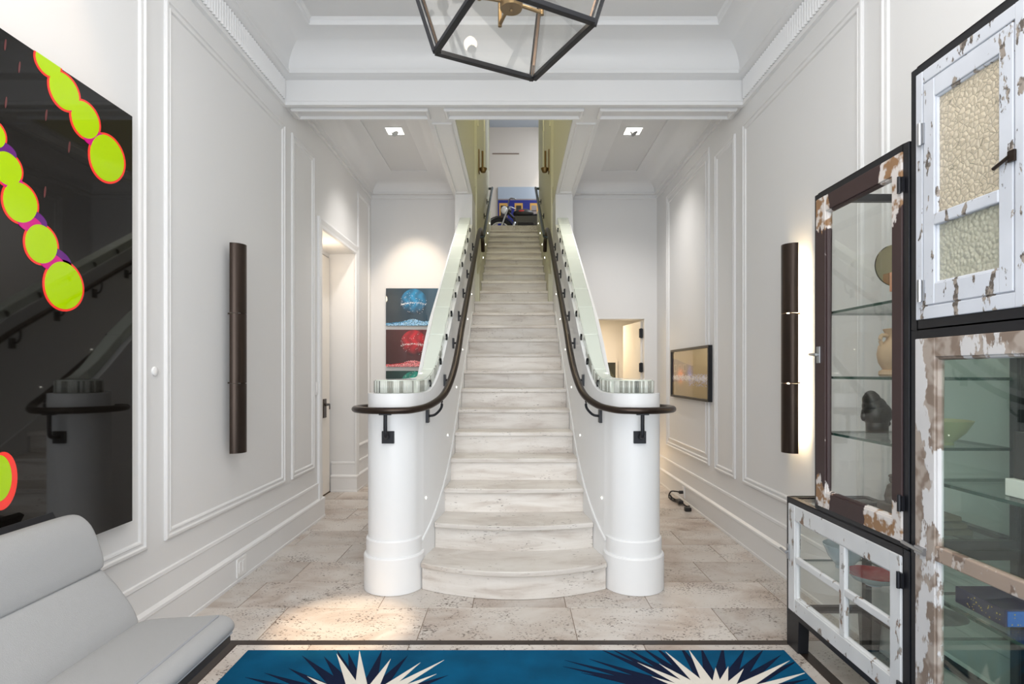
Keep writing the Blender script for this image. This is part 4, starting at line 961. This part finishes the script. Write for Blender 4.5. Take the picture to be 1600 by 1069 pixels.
# disc sculpture
t = thing('disc_sculpture', 'round bronze mirror disc with a terracotta block on the top shelf of the tall cabinet', 'sculpture', (1.58, 2.36, 1.557))
part(t, 'disc', MB().lathe([(0, -.004), (.086, -.004), (.088, 0), (.086, .004), (0, .004)], (1.59, 2.37, 1.745), 40, 'y'), 'mirror', smooth=40)
part(t, 'block', MB().box(1.56, 1.64, 2.325, 2.365, 1.635, 1.715), 'pinkblock', bevel=.003)
part(t, 'stand', MB().box(1.585, 1.64, 2.33, 2.365, 1.557, 1.635), 'greystone', bevel=.003)
# seated figures at the bottom
t = thing('figure_sculpture', 'small dark sculpture of two seated figures at the bottom of the tall cabinet', 'sculpture', (1.55, 2.30, .731))
mb = MB(); mb.box(1.49, 1.62, 2.24, 2.34, .731, .775); part(t, 'plinth', mb, 'greystone', bevel=.006)
for x, y in ((1.53, 2.29), (1.585, 2.28)):
    mb = MB(); mb.lathe([(0, .775), (.030, .775), (.034, .80), (.024, .845), (.012, .855), (.0, .858)], (x, y, 0), 12); mb.ball((x, y, .868), .018, 8); mb.ball((x, y, .882), .017, 8, (1.2, 1.2, .5)); mb.ball((x - .02, y - .02, .79), .018, 8, (1, 1.3, .9)); part(t, 'figure', mb, 'greystone', smooth=True)
def bowl(name, lab, m, c, z, r, h, under=None, foot=.4):
    o = tag(MB().lathe([(r * foot, z), (r * foot * .98, z + h * .12), (r * .75, z + h * .5), (r, z + h), (r * .97, z + h * 1.01), (r * .70, z + h * .60), (r * .3, z + h * .30), (0, z + h * .28)], (c[0], c[1], 0), 36).build(name, m, smooth=40), lab, 'bowl', 'bowls in the cabinets')
    if under: part(o, 'underside', MB().lathe([(r * foot, z + .001), (r * foot, z + h * .12), (r * .76, z + h * .46), (r * 1.004, z + h * .99)], (c[0], c[1], 0), 36), under, 'pale underside', smooth=40)
    part(o, 'foot', MB().lathe([(0, z - .0), (r * foot, z), (r * foot, z + .004), (0, z + .006)], (c[0], c[1], 0), 24), under or m)
    return o
bowl('bowl', 'pale blue bowl on the shelf of the low cabinet', 'blueglaze', (1.50, 2.585), .4125, .088, .105)
o = bowl('bowl', 'red glazed footed dish on the shelf of the low cabinet', 'redglaze', (1.50, 2.375), .4125, .100, .050, 'blueglaze', .3)
bowl('bowl', 'dark slate dish at the near end of the low cabinet shelf', 'darkglaze', (1.51, 2.02), .4125, .085, .026)
bowl('bowl', 'cream bowl seen through the glass at the near end of the tall cabinet', 'creamglaze', (1.50, 2.0), 1.0475, .095, .085)
t = thing('driftwood_block', 'flat brown weathered wood stack at the near bottom of the tall cabinet', 'wood', (1.5, 2.05, .731))
for k in range(3): part(t, 'slab', MB().box(1.42 + .01 * k, 1.60 - .012 * k, 1.98 + .01 * k, 2.12, .7305 + .022 * k, .7305 + .022 * k + .018), 'driftwood', bevel=.004)
t = thing('gift_box', 'deep blue speckled box on the lower shelf of the near cabinet', 'box', (1.45, 1.67, .588))
part(t, 'body', MB().box(1.368, 1.60, 1.585, 1.765, .588, .638), 'starbox', bevel=.003)
part(t, 'end_panel', MB().box(1.374, 1.594, 1.5825, 1.586, .592, .634), 'brightblue', 'bright blue end')
mb = MB()
for k in range(26):
    y, z = random.uniform(1.60, 1.72), random.uniform(.594, .632); q = random.uniform(.0008, .002); mb.box(1.3672, 1.3685, y - q, y + q, z - q, z + q)
for k in range(14):
    x, z = random.uniform(1.38, 1.58), random.uniform(.596, .630); q = random.uniform(.0008, .0018); mb.box(x - q, x + q, 1.5818, 1.583, z - q, z + q)
part(t, 'gold_flecks', mb, 'gold', kind='stuff')
tag(MB().box(1.378, 1.62, 1.40, 1.597, .956, 1.004).build('white_box', 'paper', bevel=.002), 'flat white box on the middle shelf of the near cabinet', 'box')
tag(MB().box(1.395, 1.60, 1.42, 1.59, 1.0045, 1.135).build('black_box', 'blackstone', bevel=.003), 'black box resting on the flat white box', 'box')

# ------------------------------------------------------------------ upper hall: painting and motorcycle
M['skyprint'] = mat('pale_sky_print', srgb(176, 188, 204), .5); M['blueprint'] = mat('cobalt_print', srgb(10, 30, 130), .5); M['yellowprint'] = mat('ochre_print', srgb(214, 164, 84), .5); M['darkprint'] = mat('dark_print', srgb(40, 34, 38), .5); M['greyprint'] = mat('grey_print', srgb(150, 140, 140), .5)
t = thing('painting', 'large painting of a cobalt blue wall with ochre windows at the head of the stairs', 'painting', (.4, 13.2, 4.3))
part(t, 'canvas', MB().box(-.37, 1.30, 13.16, 13.198, 4.30, 5.59), 'skyprint')
def rect(nm, x0, x1, z0, z1, m, lvl): part(t, nm, MB().box(x0, x1, 13.16 - lvl, 13.161, z0, z1), m)
rect('painted_wall', -.37, 1.30, 4.30, 5.29, 'blueprint', .002)
rect('painted_coping', -.37, 1.30, 5.285, 5.315, 'greyprint', .003)
for x in (-.34, .015, .37, .72):
    rect('painted_window', x, x + .19, 4.88, 5.215, 'yellowprint', .004); rect('painted_opening', x + .035, x + .155, 4.91, 5.16, 'darkprint' if x < .3 else 'greyprint', .006)
    rect('painted_glazing_bar', x + .035, x + .155, 5.03, 5.045, 'darkprint', .008)
MY, MZ = 12.1, 3.955
M['tyre'] = mat('tyre_rubber', srgb(20, 20, 20), .7); M['redtank'] = mat('red_tank_paint', srgb(190, 24, 26), .2, coat=.8); M['lens'] = mat('headlight_glass', (.85, .87, .9), .1, coat=1)
mo = thing('motorcycle', 'black motorcycle with a red and white tank parked at the head of the stairs', 'motorcycle', (.25, MY, MZ))
fx, rx_ = -.30, 1.05
for x, tilt in ((fx, 0), (rx_, 0)):
    mb = MB(); mb.lathe([(.22, -.045), (.29, -.05), (.315, -.025), (.32, 0), (.315, .025), (.29, .05), (.22, .045), (.22, -.045)], (x, MY, MZ + .32), 32, 'y'); wo = part(mo, 'wheel', mb, 'tyre', smooth=40)
    mb = MB(); mb.lathe([(.20, -.03), (.225, -.03), (.225, .03), (.20, .03), (.20, -.03)], (x, MY, MZ + .32), 28, 'y'); mb.cyl((x, MY - .07, MZ + .32), (x, MY + .07, MZ + .32), .04)
    for k in range(10): a = R(36 * k); mb.cyl((x, MY - .02, MZ + .32), (x + .21 * math.cos(a), MY - .01, MZ + .32 + .21 * math.sin(a)), .006, 5)
    part(wo, 'rim', mb, 'chrome', smooth=40)
mb = MB()
for y in (-.09, .09): mb.cyl((fx, MY + y, MZ + .32), (fx + .17, MY + y, MZ + .80), .022)
part(mo, 'fork', mb, 'chrome', smooth=40)
mb = MB(); mb.lathe([(.34, -.06), (.355, 0), (.34, .06)], (fx, MY, MZ + .32), 16, 'y', R(20), R(170)); part(mo, 'fender', mb, 'blackstone', smooth=True)
mb = MB(); mb.lathe([(0, 0), (.05, .02), (.085, .08), (.09, .10)], (fx + .10, MY - .0, MZ + .76), 20, 'x'); mb2 = MB(); mb2.ball((fx + .10, MY - .06, MZ + .78), .085, 12, (.9, .75, 1)); part(mo, 'headlight', mb2, 'lens', smooth=True)
part(mo, 'headlight_shell', MB().ball((fx + .16, MY - .01, MZ + .78), .09, 12), 'blackstone', smooth=True)
mb = MB(); mb.tube(smoothpath([(fx + .34, MY - .36, MZ + .92), (fx + .22, MY - .30, MZ + .95), (fx + .18, MY - .1, MZ + .87), (fx + .18, MY + .1, MZ + .87), (fx + .22, MY + .30, MZ + .95), (fx + .34, MY + .36, MZ + .92)], 5), .014, 8)
part(mo, 'handlebar', mb, 'chrome', smooth=True)
part(mo, 'fuel_tank', MB().ball((.20, MY, MZ + .72), .13, 12, (1.7, 1.0, .75)), 'blackstone', smooth=True)
part(mo, 'tank_badge', MB().ball((.17, MY - .075, MZ + .745), .07, 10, (1.3, .8, .5)), 'redtank', 'red tank flash', smooth=True)
part(mo, 'seat', MB().ball((.66, MY, MZ + .66), .14, 12, (2.4, .95, .45)), 'tyre', smooth=True)
mb = MB(); mb.box(.02, .50, MY - .14, MY + .14, MZ + .22, MZ + .64)
for k in range(5): mb.box(.08, .42, MY - .17, MY + .17, MZ + .34 + .035 * k, MZ + .352 + .035 * k)
part(mo, 'engine', mb, 'blackstone', bevel=.02)
mb = MB(); mb.tube(smoothpath([(.02, MY - .15, MZ + .5), (-.02, MY - .18, MZ + .30), (.2, MY - .2, MZ + .2), (.9, MY - .2, MZ + .28), (1.25, MY - .2, MZ + .34)], 5), .035, 10); part(mo, 'exhaust', mb, 'chrome', smooth=True)
mb = MB()
for y in (-.06, .06): mb.tube([(fx + .2, MY + y, MZ + .72), (.0, MY + y, MZ + .62), (.5, MY + y, MZ + .56), (.95, MY + y, MZ + .6)], .018, 8); mb.cyl((.5, MY + y, MZ + .35), (rx_, MY + y * 1.6, MZ + .32), .018); mb.cyl((.0, MY + y, MZ + .62), (.05, MY + y, MZ + .22), .018)
part(mo, 'frame', mb, 'blackstone')
